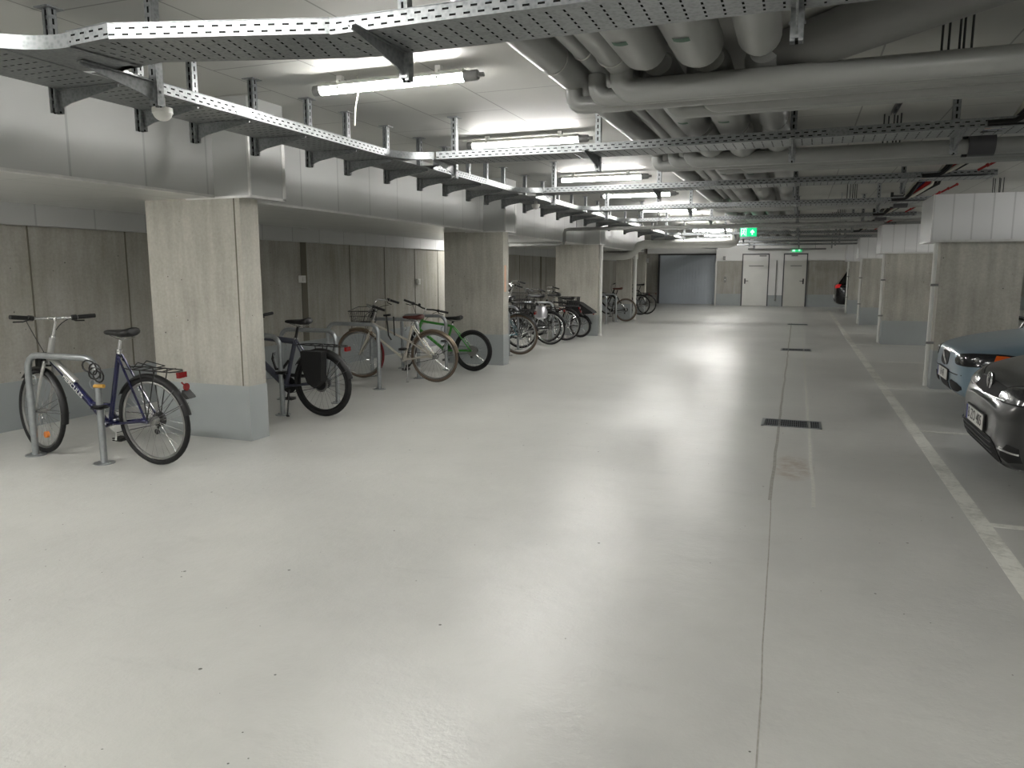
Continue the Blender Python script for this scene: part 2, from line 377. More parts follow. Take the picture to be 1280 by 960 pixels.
# ------------------------------------------------------------------ gate and doors
g = MB().box((-5.98, YG-.06, 0), (-3.44, YG-.02, 2.16))
nr = 19
for i in range(nr):
    x = -5.98+2.54*i/nr; g.box((x+.012, YG-.075, .03), (x+2.54/nr-.012, YG-.06, 2.14))
do3 = struct(g.build('door_3', M_GATE), 'wide blue grey ribbed metal gate at the far left')
MB().box((-6.06, YG-.10, 0), (-5.98, YG-.01, 2.22)).box((-3.46, YG-.10, 0), (-3.42, YG-.01, 2.22)).box((-6.06, YG-.10, 2.16), (-3.42, YG-.01, 2.22)).build('gate_frame', M_FRAME, do3)
def door(n, x0, x1, mat, hinge, lab):
    d = struct(box((x0+.04, YB-.05, .01), (x1-.04, YB-.005, 2.13)).build('door_%d' % n, mat), lab)
    MB().box((x0, YB-.075, 0), (x0+.045, YB, 2.18)).box((x1-.045, YB-.075, 0), (x1, YB, 2.18)).box((x0, YB-.075, 2.13), (x1, YB, 2.18)).build('door_frame', M_FRAME, d)
    hx = x0+.14 if hinge > 0 else x1-.14
    MB().box((hx-.025, YB-.06, .93), (hx+.025, YB-.05, 1.15)).cyl((hx, YB-.05, 1.05), (hx, YB-.11, 1.05), .012, 8).cyl((hx, YB-.11, 1.05), (hx+.14*hinge, YB-.11, 1.05), .012, 8).build('door_handle', M_BLACK, d)
    MB().box((x0+.28, YB-.062, 1.66), (x1-.22, YB-.05, 1.685)).build('closer_groove', M_FRAME, d)
    MB().box((x0+.3 if hinge < 0 else x1-.4, YB-.11, 2.06), (x0+.55 if hinge < 0 else x1-.12, YB-.05, 2.11)).build('door_closer', M_GREYP, d)
door(1, -2.33, -1.24, M_DOOR, 1, 'left off white steel door in the far wall')
door(2, -.69, .25, M_DOOR2, -1, 'right ivory steel door under the small green sign')
pz = thing('conduit_pipe', 'thin grey pipe standing between the two far doors', 'pipe', (-.95, YB-.1, 0))
MB().cyl((0,0,.25), (0,0,1.9), .02, 8).build('tube', M_GREYP, pz); MB().box((-.03,-.02,.22), (.03,.02,.3)).build('tube_foot', M_GREYP, pz)
sw = thing('switch_box', 'small grey switch box on the concrete beside the gate', 'switch', (-3.0, YB-.04, 1.1))
MB().box((-.05,-.01,-.12), (.05,.04,.12)).build('housing', M_GREYP, sw); MB().box((-.02,-.02,-.02), (.02,-.01,.02)).build('button', M_WPL, sw)
al = tag(MB().box((-.05,-.03,-.08), (.05,.03,.08)).box((-.03,-.05,-.04), (.03,-.03,.04)).build('signal_beacon', M_GREYP, None, loc=(-3.06, YB-.1, 2.0)), 'small grey beacon on the white boards above the switch box', 'beacon')
tb = thing('strip_rail', 'thin grey rail under the ceiling in front of the far doors', 'rail', (-1.4, YB-.4, 2.36))
MB().cyl((-.7,0,0), (2.3,0,-.02), .03, 8).build('rail_tube', M_GREYP, tb); MB().cyl((-.5,0,0), (-.5,0,.44), .008, 6).cyl((1.9,0,0), (1.9,0,.44), .008, 6).build('hanger_rod', M_GALV, tb)

# ------------------------------------------------------------------ exit signs
def exit_sign(loc, w, h, label, rods=True, flip=False):
    t = thing('exit_sign', label, 'sign', loc)
    box((-w/2, -.02, -h/2), (w/2, .02, h/2)).build('sign_panel', M_SGREEN, t)
    s = h
    m = MB(); y0, y1 = -.026, -.02; cx = -w*.27
    m.box((cx-.30*s, y0, -.42*s), (cx-.24*s, y1, .42*s)).box((cx+.22*s, y0, -.42*s), (cx+.28*s, y1, .42*s)).box((cx-.30*s, y0, .36*s), (cx+.28*s, y1, .42*s))
    m.ball((cx+.02*s, y0, .24*s), .07*s, 8, (1, .1, 1))
    for a, b, r in [((0,.16),(-.04,-.08),.05), ((-.04,-.08),(.10,-.22),.035), ((.10,-.22),(.06,-.36),.03), ((-.04,-.08),(-.16,-.18),.035), ((-.16,-.18),(-.24,-.30),.03), ((0,.13),(.14,.02),.025), ((0,.13),(-.14,.08),.025)]:
        m.tube([(cx+a[0]*s, y0, a[1]*s), (cx+b[0]*s, y0, b[1]*s)], r*s, 6)
    m.build('running_figure', M_SWHITE, t)
    cx = w*.24
    MB().prism([(cx-.05*s,-.32*s),(cx+.05*s,-.32*s),(cx+.05*s,.05*s),(cx+.22*s,-.1*s),(cx+.22*s,.04*s),(cx,.3*s),(cx-.22*s,.04*s),(cx-.22*s,-.1*s),(cx-.05*s,.05*s)], y0, y1).build('arrow', M_SWHITE, t)
    if rods:
        MB().box((-w/2-.01,-.03,h/2), (w/2+.01,.03,h/2+.03)).build('housing', M_WPL, t)
        for x in (-w*.35, w*.35): MB().cyl((x,0,h/2+.03), (x,0,ZC-loc[2]), .006, 6).build('hanger_rod', M_GALV, t)
    else: MB().box((-w/2-.01,-.02,-h/2-.01), (w/2+.01,.04,h/2+.01)).build('housing', M_WPL, t)
exit_sign((-1.085, 17.0, 2.255), .34, .18, 'large hanging green exit sign with arrow under the cable trays')
exit_sign((-.20, YB-.12, 2.31), .40, .16, 'small green exit sign above the right far door', False)

# ------------------------------------------------------------------ floor markings, joints, grates
tag(MB().box((.985, 3.2, 0), (1.085, 30.5, .0015)).build('painted_line', M_LINE), 'long worn white line painted along the edge of the parking bays', 'marking')
for y, lab in [(4.80, 'white bay line nearest to the camera'), (7.53, 'white bay line between the dark car and the pale blue car'), (10.25, 'white bay line touching the second pillar'), (13.3, 'white bay line behind the second pillar'), (16.3, 'white bay line touching the third pillar'), (19.4, 'white bay line behind the third pillar'), (22.3, 'white bay line at the fourth pillar')]:
    tag(MB().box((1.086, y-.035, 0), (1.55 if abs(y-10.25) < .1 else 6.2, y+.035, .0015)).build('bay_line', M_LINE), lab, 'marking', 'white bay lines')
def strip(pts, w, mat, label):
    m = MB(); n = len(pts); vs = []; 
    for (x, y) in pts: vs += [(x-w/2, y, 0), (x+w/2, y, 0), (x+w/2, y, .0012), (x-w/2, y, .0012)]
    fs = []
    for i in range(n-1):
        for j in range(4): fs.append((i*4+j, i*4+(j+1) % 4, i*4+4+(j+1) % 4, i*4+4+j))
    fs += [(3,2,1,0), tuple((n-1)*4+j for j in range(4))]
    tag(m.add(vs, fs).build('floor_joint', mat), label, 'joint')
def wob(x0, y0, x1, y1, n, a):
    return [(x0+(x1-x0)*i/n + rnd.uniform(-a, a), y0+(y1-y0)*i/n) for i in range(n+1)]
strip(wob(-.105, 4.85, -.17, 22.5, 40, .006), .022, M_JOINTD, 'left grey floor joint running through the floor grates')
strip(wob(.15, 4.80, .10, 20.5, 40, .008), .022, M_JOINTL, 'right pale floor joint running through the floor grates')
strip(wob(-.02, .9, -.10, 4.85, 12, .003), .006, M_JOINTD, 'fine crack in the floor running towards the camera')
def grate(y0, y1, label):
    t = thing('floor_grate', label, 'grate', (-.01, (y0+y1)/2, 0)); d = (y1-y0)/2; w = .265
    MB().box((-w,-d,0),(w,-d+.018,.006)).box((-w,d-.018,0),(w,d,.006)).box((-w,-d,0),(-w+.03,d,.006)).box((w-.018,-d,0),(w,d,.006)).build('frame', M_GALV, t)
    box((-w+.02,-d+.015,0),(w-.015,d-.015,.001)).build('pit', plain('grate_pit_shade', (.08,.08,.08), .9), t)  # thin dark sheet painted as the shade below the bars
    m = MB(); k = 26
    for i in range(k):
        x = -w+.04+(2*w-.06)*i/(k-1); m.box((x-.003,-d+.018,.001),(x+.003,d-.018,.005))
    for j in range(1, 5): m.box((-w+.03,-d+2*d*j/5-.003,.001),(w-.018,-d+2*d*j/5+.003,.004))
    m.build('bars', M_GREYD, t)
M_GREYD = plain('dark_grate_steel', (.34,.36,.38), .4, .7)
grate(7.28, 7.64, 'nearest rectangular floor grate with fine bars'); grate(14.55, 14.95, 'second floor grate, in the middle distance'); grate(21.8, 22.2, 'farthest small floor grate')
for x, y, lab in [(-1.75, 7.9, 'small dark oil spot left of the nearest grate'), (-.62, 1.78, 'small dark oil spot in the foreground')]:
    pass

# ------------------------------------------------------------------ tube lamps
def lamp():
    t = thing('tube_lamp', '', 'lamp', (0,0,0))
    MB().tube([(-.58,0,0),(.55,0,0)], .034, 14).build('lit_tube', M_TUBE, t)
    hs = MB().prism([(-.052,.012),(.052,.012),(.046,.026),(.02,.046),(-.02,.046),(-.046,.026)], -.58, .55, 'x'); hs.build('tube_top_shield', M_WPL, t)  # opaque cover added and widened to shade the ceiling from the tube
    MB().tube([(.55,0,0),(.64,0,0),(.65,0,0)], [.037,.037,.03], 12).tube([(.65,0,0),(.69,0,0)], .016, 8).build('end_cap', M_LAMPBODY, t)
    MB().tube([(-.64,0,0),(-.58,0,0)], .037, 12).build('end_cap', M_LAMPBODY, t)
    for x in (-.42, .36): MB().box((x-.012,-.04,-.01),(x+.012,.04,.05)).box((x-.02,-.02,.045),(x+.02,.02,.085)).build('ceiling_clip', M_WPL, t)
    return t
L0 = lamp()
rows = []
ly = [(4.82,'first'),(7.4,'second'),(10.55,'third'),(13.0,'fourth'),(16.3,'fifth'),(18.9,'sixth'),(22.0,'seventh'),(24.6,'eighth'),(27.7,'ninth'),(30.6,'tenth')]
for y, n in ly: rows.append((-2.72 if y < 6 else -2.66, y, 'lit tube lamp over the aisle, %s one counting from the camera' % n, 0))
rows += [(-2.7, -2.6, 'tube lamp over the aisle well behind the camera', 0), (-2.7, -.6, 'tube lamp over the aisle just behind the camera', 0), (-2.5, 1.7, 'tube lamp over the aisle above the nearest cable tray', 0)]
rows += [(1.9, y, lb, 0) for y, lb in [(-1.8, 'added fill lamp over the parking side edge, behind the camera'), (-4.2, 'added fill lamp over the parking side edge, farthest behind the camera')]]  # unseen tubes added behind the camera to brighten the near area
rows += [(1.9, .9, 'added fill lamp over the parking side edge, just ahead of the camera', 0)]  # tube added out of view for more light on the near floor
rows += [(4.4, y, 'tube lamp above the parking bays, %s from the camera' % n, 0) for y, n in [(1.6,'nearest one'),(7.6,'second one'),(13.6,'third one'),(19.8,'fourth one'),(25.6,'fifth one'), (9.2,'one added to light the second beam'), (31.5,'sixth one')]]  # the one close to the second beam is added to brighten it
first = True
for x, y, lab, rz in rows:
    if first: L0.location = (x, y, ZC-.085); L0['label'] = lab; L0['group'] = 'tube lamps under the ceiling'; first = False; L0.rotation_euler = (0,0,rz)
    else: dup(L0, (x, y, ZC-.085), lab, 'tube lamps under the ceiling', rz)
for y, lab in [(-3.2, 'tube lamp under the beam left of the camera'), (-.6, 'tube lamp under the beam beside the camera'), (1.6, 'added fill lamp under the beam, lighting the first pillar'), (14.0, 'tube lamp under the beam, hidden behind the second bicycle side pillar')]:
    dup(L0, (-5.9 if y > 3 or y < 0 else -5.6, y if y > 3 or y < 0 else 2.6, ZS-.092), lab, 'tube lamps under the ceiling', PI/2 if y > 3 or y < 0 else 0)  # nearest bay tube is added out of view, turned to light the first pillar

# ------------------------------------------------------------------ cable trays
ZT = 2.385; TW = .35
def tray(label, x0, y0, x1, y1, w=TW, z=ZT, holes=()):
    """tray along the line (near-rail side), floor extends to the left of the direction"""
    L = math.hypot(x1-x0, y1-y0); t = thing('cable_tray', label, 'cable tray', (x0, y0, z), math.atan2(y1-y0, x1-x0))
    box((0, .0, 0), (L, w, .0015)).build('tray_floor', M_TFLOOR, t)
    for yy, hs in ((0, holes), (w, ())):
        seg = []; a = 0
        for h0, h1 in sorted(hs): seg.append((a, h0)); a = h1
        seg.append((a, L))
        for s0, s1 in seg:
            r = MB().box((s0, yy-.001, 0), (s1, yy+.001, .060)).box((s0, yy-.006 if yy == 0 else yy, .0595), (s1, yy if yy == 0 else yy+.006, .0615))
            r.build('side_rail', M_RAIL, t)
    k = 0
    while k < L-1 and k < 18:
        k += 2.0
        if k < L: MB().box((k-.07, -.004, .004), (k+.07, -.001, .056)).build('rail_splice', M_GALV, t)
    for off, m, r in ((.08, M_CABK, .012), (.13, M_CABW, .009), (.20, M_CABK, .014), (.25, M_CABB, .008)):
        pass
    return t
runs = [(2.76,'nearest'),(6.05,'second'),(9.02,'third'),(11.85,'fourth'),(14.75,'fifth'),(17.7,'sixth'),(20.6,'seventh'),(23.5,'eighth'),(26.4,'ninth'),(29.3,'tenth')]
XT = -3.32; XTL = -3.76
# main tray along the aisle (direction -y so that the open side faces left)
hl = [(y-.02, y+TW+.02) for y, n in runs[1:]]
mt = tray('long cable tray above the bicycle side running the length of the hall', XT, -4.0, XT, 33.0, XT-XTL, holes=[(0, 7.15)]+[(y+4-.3, y+4+TW+.3) for y, n in runs[1:]])
# tray() puts the width to the left of the direction: flip it so the tray lies at smaller x
XEND = 2.3
for i, (y, n) in enumerate(runs):
    if i == 0:
        nt = tray('nearest cable tray crossing the hall just overhead', -1.86, 2.79, 6.0, 2.83)
        MB().add([(x, y_, z_) for z_ in (.002, .004) for x, y_ in ((0, 0), (.02, .35), (-.105, .345))], [(0,1,2),(3,4,5),(0,1,4,3),(1,2,5,4),(2,0,3,5)]).build('joint_plate', M_GALV, nt)
        tray('middle piece of the nearest crossing tray, between its two kinks', -2.77, 2.52, -1.86, 2.79, .36, ZT+.004)
        tray('short end piece of the nearest crossing tray beside the curved corner', -3.04, 2.545, -2.77, 2.52, .36, ZT+.008)
    elif i == 1:
        tray('second cable tray crossing the hall, behind the nearest lamp', -1.8, y+.06, XEND-.6, y-.01)
        tray('short straight start of the second crossing tray beside the long tray', -3.0, y, -1.8, y+.06)
    else:
        tray('%s cable tray crossing the hall, counted from the camera' % n, -3.0, y, XEND-.5, y)
# curved corner pieces where the crossing trays meet the long tray
def corner(cx, cy, rin, rout, a0, a1, label, outer=True):
    t = thing('tray_corner', label, 'cable tray', (cx, cy, ZT+.003)); n = 14
    m = MB(); vs = []; fs = []
    for i in range(n+1):
        a = a0+(a1-a0)*i/n; c, s = math.cos(a), math.sin(a)
        vs += [(rin*c, rin*s, 0), (rout*c, rout*s, 0), (rout*c, rout*s, .0015), (rin*c, rin*s, .0015)]
    for i in range(n):
        for j in range(4): fs.append((i*4+j, i*4+(j+1) % 4, i*4+4+(j+1) % 4, i*4+4+j))
    m.add(vs, fs)
    if not outer and rin < .32:
        vx = (rin*math.cos(a0)+rin*math.cos(a1), rin*math.sin(a0)+rin*math.sin(a1)); k0 = [vx+(z,) for z in (0, .0015)]
        for z_ in (0, .0015):
            m.add([vx+(z_,)]+[(rin*math.cos(a0+(a1-a0)*i/n), rin*math.sin(a0+(a1-a0)*i/n), z_) for i in range(n+1)], [(0, i+1, i+2) for i in range(n)])
    m.build('tray_floor', M_GALV, t)
    for R in ([rin, rout] if outer else [rin]):
        m = MB(); vs = []; fs = []
        for i in range(n+1):
            a = a0+(a1-a0)*i/n; c, s = math.cos(a), math.sin(a)
            vs += [((R-.001)*c, (R-.001)*s, 0), ((R+.001)*c, (R+.001)*s, 0), ((R+.001)*c, (R+.001)*s, .06), ((R-.001)*c, (R-.001)*s, .06)]
        for i in range(n):
            for j in range(4): fs.append((i*4+j, i*4+(j+1) % 4, i*4+4+(j+1) % 4, i*4+4+j))
        m.add(vs, fs).build('corner_rail', M_GALV, t)
corner(-3.06, 2.16, .385, .745, PI/2-.10, PI, 'curved corner of the nearest crossing tray at upper left', False)
corner(-3.02, 3.20, .30, .34, PI, 1.5*PI, 'small curved inside corner between the nearest crossing tray and the long tray', False)
for i, (y, n) in enumerate(runs[1:], 1):
    corner(-3.02, y-.30, .30, .34, PI/2, PI, 'rounded near corner where the %s crossing tray meets the long tray' % n, False)
    if i < 5: corner(-3.02, y+TW+.30, .30, .34, PI, 1.5*PI, 'rounded far corner where the %s crossing tray meets the long tray' % n, False)

# brackets: slotted channel post + tapering arm
def bracket(al):
    t = thing('tray_bracket', '', 'bracket', (0,0,0))
    H = ZC-2.265
    m = MB().box((-.024,-.024,0),(-.021,.024,H)).box((.021,-.024,0),(.024,.024,H)).box((-.024,.021,0),(.024,.024,H)).box((-.02,-.024,0),(-.008,-.021,H)).box((.008,-.024,0),(.02,-.021,H))
    m.build('post', M_POST, t)
    MB().box((-.05,-.05,H-.006),(.05,.05,H)).build('ceiling_plate', M_GALV, t)
    zt = ZT-2.265
    MB().prism([(.024, zt-.002), (.024+al, zt-.002), (.024+al, zt-.02), (.10, zt-.075), (.024, zt-.10)], -.004, .004, 'y').box((.024,-.02,zt-.006),(.024+al,.02,zt-.002)).box((.02,-.02,zt-.11),(.028,.02,zt)).build('arm', M_GALV, t)
    MB().tube([(0,-.03,zt-.05),(0,.03,zt-.05)], .007, 6).build('bolt', M_GALV, t)
    return t
B0 = bracket(.42); used = [False]
def put(x, y, rz, lab, grp):
    if not used[0]: B0.location = (x, y, 2.265); B0.rotation_euler = (0,0,rz); B0['label'] = lab; B0['group'] = grp; used[0] = True
    else: dup(B0, (x, y, 2.265), lab, grp, rz)
ords = ['first','second','third','fourth','fifth','sixth','seventh','eighth','ninth','tenth','eleventh','twelfth','thirteenth','fourteenth','fifteenth','sixteenth','seventeenth','eighteenth','nineteenth','twentieth','twenty-first','twenty-second','twenty-third','twenty-fourth','twenty-fifth']
yy = [2.35, 3.08, 3.64, 4.08, 4.67, 5.33, 5.89, 6.57, 7.25, 7.86, 8.5, 9.05, 9.65, 10.5, 11.3, 12.1, 12.9, 13.8, 14.7, 15.7, 17.2, 18.8, 20.6, 22.8, 25.2]
for i, y in enumerate(yy): put(XTL-.03, y, 0, 'steel bracket under the long tray, %s from the camera' % ords[i], 'brackets of the long cable tray')
for i, (y, n) in enumerate(runs):
    for j, x in enumerate((-3.0, -1.66, -.11, .99)):
        if i == 0: x = (-3.15, -1.70, -.06, 1.6)[j]
        put(x, y+TW+.03, -PI/2, 'steel bracket of the %s crossing tray, %s from its left end' % (n, ords[j]), 'brackets of the crossing cable trays')

# cable bundles spilling from the right ends of the crossing trays
def bundle(x, y, z, label, k):
    t = thing('cable_bundle', label, 'cables', (x, y, z)); r = random.Random(k)
    for i in range(13):
        m = [M_CABK, M_CABW, M_CABK, M_CABK, M_CABB, M_CABK, M_CABR, M_CABK, M_CABW, M_CABB, M_CABK, M_CABR, M_CABK][i]
        f = i/12; y0 = -.05+.2*((i*5) % 13)/12; e = .10+.30*f; zz = .03+.12*((i*7) % 13)/12
        MB().tube([(-.30, y0, .02), (-.14, y0, .025), (-.14+e*.35, y0-.01, .03+zz*.5), (-.14+e*.7, y0-.02, .04+zz*1.3), (-.12+e, y0-.02, .12+zz*1.2), (-.08+e, y0-.02, .22+zz*.8+.06*f)], .020+.012*((i*3) % 4)/3, 7).build('cable', m, t)
    MB().box((-.30,-.06,.0),(.30,.18,.012)).box((-.30,-.06,0),(.30,-.055,.03)).build('landing_plate', M_GALV, t)
    for i in range(3): MB().tube([(.20+.1*i, -.06, .05+.05*i), (.27+.1*i, -.08, .09+.05*i)], .012, 6).ball((.28+.1*i, -.08, .095+.05*i), .022, 6).build('plug', M_CABR, t)
for i, (y, n) in enumerate(runs[1:7]): bundle(1.42, y+.05, ZT+.004, 'black, blue and red cables fanning out at the right end of the %s crossing tray' % n, i+3)

# dome sensors
def dome(x, y, z, label):
    t = thing('motion_sensor', label, 'sensor', (x, y, z))
    MB().tube([(0,0,0),(0,0,.03)], .055, 16).build('base_plate', M_WPL, t); MB().ball((0,0,0), .05, 16, (1,1,.8), True).build('dome', M_WPL, t)
    MB().box((-.02,-.006,.03),(.02,.006,ZT-z)).build('mount', M_WPL, t)
dome(-3.40, 3.42, 2.30, 'white domed motion sensor under the long tray near the first pillar'); dome(-3.45, 10.0, 2.31, 'white domed motion sensor under the long tray near the second pillar')
for y, z, lab in [(8.97, 1.32, 'small white box on the back wall left of the basket bicycle'), (12.44, 1.245, 'small white box on the back wall above the green bicycle')]:
    s = thing('wall_socket', lab, 'socket', (XL+.03, y, z), 0, None)
    MB().box((-.03,-.05,-.05),(.02,.05,.05)).build('housing', M_WPL, s); MB().box((.02,-.035,-.03),(.03,.035,.035)).build('lid', M_WPIPE, s)
wc = thing('hanging_wire', 'short pale wire hanging from the ceiling beside the long tray', 'wire', (-3.02, 4.85, ZC)); MB().tube([(0,0,0),(.01,0,-.1),(-.02,0,-.22),(-.03,.0,-.34)], .005, 6).build('strand', M_CABW, wc)

# ------------------------------------------------------------------ pipes
plabs = [('leftmost medium pipe of the lagged pipes running down the hall', -1.42, 2.655, .092), ('thin lagged pipe beside the leftmost pipe', -1.24, 2.68, .052), ('third lagged pipe from the left running down the hall', -1.07, 2.66, .088)]
for lab, x, z, r in plabs:
    t = thing('ceiling_pipe', lab, 'pipe', (x, 0, z)); MB().cyl((0, YF+.1, 0), (0, 33.3, 0), r, 20).build('lagging', M_PIPE, t)
    for y in range(0, 33, 3): MB().ring((0, 0, 0), r+.001, .006, 20, 6).xf(Matrix.Translation((0, y+1.4, 0)) @ Matrix.Rotation(PI/2, 4, 'Z') if False else Matrix.Translation((0, y+1.4, 0))).build('joint_band', M_PIPEL, t)
M_GRL = plain("green_pipe_label", (.22,.36,.28), .5)
# fat segments that bend up into the ceiling at each bay
cuts = [-3.0, 4.55, 6.75, 10.6, 13.4, 16.4, 19.4, 22.4, 25.4, 28.4, 31.4]
bl = [('left', -.86, 2.615, .118), ('middle', -.57, 2.615, .13), ('right', -.26, 2.625, .11)]
for k in range(len(cuts)-1):
    for nm, x, z, r in bl:
        y0 = cuts[k]+(.16 if k else 0); y1 = cuts[k+1]-.1
        t = thing('fat_pipe', 'fat lagged pipe, %s of three, in %s' % (nm, 'the bay above the camera' if k == 0 else 'bay %s of the ceiling beyond it' % ords[k-1]), 'pipe', (x, y0, z), 0, 'fat lagged pipes along the ceiling')
        L = y1-y0
        rr = [r*.7, r, r, r, r*.97, r*.9, r*.75]
        MB().tube([(0,0,.03),(0,.06,.0),(0,L*.5,0),(0,L-.22,0),(0,L-.12,.02),(0,L-.04,.05),(0,L+.02,.09)], rr, 22).build('lagging', M_PIPE, t)
        if k < 3:
            yl = L-.75 if k == 0 else L*.55
            q = MB(); 
            for a in range(5):
                a0 = -PI/2-.35+a*.12
                q.add([( (r+.002)*math.cos(b), yy_, (r+.002)*math.sin(b)) for b, yy_ in ((a0, yl), (a0+.12, yl), (a0+.12, yl+.06), (a0, yl+.06))], [(0,1,2,3)])
            q.build('green_label', M_GRL, t) if nm != 'right' else None
        
def cross_group(y, n, full=True):
    def run(lab, x0, yy, z, r, drop, mat=M_PIPE):
        t = thing('cross_pipe', lab, 'pipe', (x0, yy, z)); L = XR-.15-x0; e = r*.9+.02
        pts = [(0,0,drop),(0,0,e)] + [(e-e*math.cos(a), 0, e-e*math.sin(a)) for a in (PI/8, PI/4, 3*PI/8)] + [(e,0,0),(L,0,0)]
        MB().tube(pts, r, 18).build('lagging', mat, t)
        return t
    a = run('slim rear pipe of the %s pipe group crossing the hall' % n, -1.42, y+.20, 2.475, .055, .14)
    b = run('slim middle pipe of the %s pipe group crossing the hall' % n, -1.24, y+.09, 2.485, .055, .14)
    c = run('thick front pipe of the %s pipe group crossing the hall' % n, -1.06, y-.03, 2.485, .068, .12)
    if full:
        run('lower lagged pipe starting further right in the %s pipe group' % n, -.84, y+.52, 2.47, .058, .10)
        run('second lower lagged pipe starting further right in the %s pipe group' % n, -.60, y+.40, 2.46, .05, .10)
    for j, x in enumerate((.62, 2.6)):
        h = thing('pipe_hanger', 'threaded rods holding the %s crossing pipe group, %s' % (n, ['over the aisle edge','over the parking bays'][j]), 'hanger', (x, y, 2.40))
        for k, xx in enumerate((0, .045, .08, .115, .135)):
            MB().cyl((xx, -.04+.1*(k%2), .10), (xx, -.04+.1*(k%2), ZC-2.40), .006, 6).build('rod', M_BLACK, h)
cross_group(4.66, 'nearest'); cross_group(7.68, 'second'); cross_group(13.3, 'third', False); cross_group(16.4, 'fourth', False); cross_group(19.4, 'fifth', False); cross_group(25.4, 'sixth', False)
dd = thing('big_duct', 'large dark lagged duct running diagonally over the crossing pipes', 'duct', (0, 0, 2.665))
MB().tube([(-.20,4.86,0),(-.1,4.78,0),(.5,4.12,0),(2.9,1.5,0),(4.6,-.4,0)], [.13,.13,.13,.13,.13], 26).build('lagging', M_DUCT, dd)
for x, y, r, n in [(1.38, 7.65, .10, 'second'), (1.38, 13.27, .10, 'third'), (1.38, 16.37, .10, 'fourth')]:
    f = thing('fire_collar', 'dark grey sleeve around the front pipe of the %s crossing group' % n, 'sleeve', (x, y, 2.50)); MB().cyl((-.1,0,0),(.1,0,0), r, 18).build('sleeve_body', M_FRAME, f); MB().box((-.14,-.02,-.1),(-.1,.02,.14)).build('clamp', M_BLACK, f)
# small slotted channel fixed crosswise at the ceiling
for y, x, n in [(4.4, .62, 'nearest'), (7.2, .68, 'second'), (10.3, .7, 'third')]:
    c = thing('ceiling_channel', 'short slotted channel on the ceiling, %s over the aisle edge' % n, 'channel', (x, y, ZC-.03), .0)
    MB().box((-.02,-.35,0),(-.016,.35,.03)).box((.016,-.35,0),(.02,.35,.03)).box((-.02,-.35,.026),(.02,.35,.03)).build('channel_body', M_FRAME, c)
    for k in range(3): MB().cyl((0,-.25+.25*k,-.01),(0,-.25+.25*k,.03), .012, 8).build('nut', M_GALV, c)

# ------------------------------------------------------------------ bicycle stands
def stand():
    t = thing('bicycle_stand', '', 'bicycle stand', (0,0,0)); W = .36; H = .79; R = .11; r = .0245
    pts = [(-W,0,.004),(-W,0,H-R)] + [(-W+R-R*math.cos(a), 0, H-R+R*math.sin(a)) for a in (PI/8,PI/4,3*PI/8,PI/2)]
    pts += [(-x, y, z) for x, y, z in pts[::-1]]
    MB().tube(pts, r, 14).build('hoop', M_STAND, t)
    for x in (-W, W):
        MB().tube([(x,0,0),(x,0,.008)], .075, 20).tube([(x+.05,0,.008),(x+.05,0,.016)], .009, 6).tube([(x-.05,0,.008),(x-.05,0,.016)], .009, 6).build('foot_plate', M_STAND, t)
    for s in (-1, 1): MB().ring((s*(W-.045), 0, .60), .035, .005, 12, 6, 1, -PI/2 if s < 0 else PI/2, PI/2 if s < 0 else 1.5*PI).build('lock_loop', M_STAND, t)
    return t
S0 = stand(); sl = [
 (4.05,-5.17,'galvanised bicycle stand in front of the dark blue bicycle'),
 (6.13,-5.15,'galvanised bicycle stand in front of the slate electric bicycle'),
 (6.92,-5.03,'galvanised bicycle stand between the slate bicycle and the basket bicycle'),
 (7.92,-5.10,'galvanised bicycle stand in front of the basket bicycle front wheel'),
 (8.94,-5.10,'galvanised bicycle stand just behind the basket bicycle'),
 (9.84,-5.12,'galvanised bicycle stand in front of the green bicycle'),
 (12.0,-4.98,'galvanised bicycle stand right behind the second pillar, at the teal bicycle'),
 (12.95,-5.16,'galvanised bicycle stand between the teal bicycle and the black one with the silver bag'),
 (15.0,-5.14,'galvanised bicycle stand among the black bicycles'),
 (20.3,-5.3,'far galvanised bicycle stand beyond the third pillar, nearer of two'),
 (21.4,-5.28,'far galvanised bicycle stand beyond the third pillar, farther of two')]
for i, (y, x, lab) in enumerate(sl):
    if i == 0: S0.location = (x, y, 0); S0['label'] = lab; S0['group'] = 'bicycle stands along the left'
    else: dup(S0, (x, y, 0), lab, 'bicycle stands along the left')

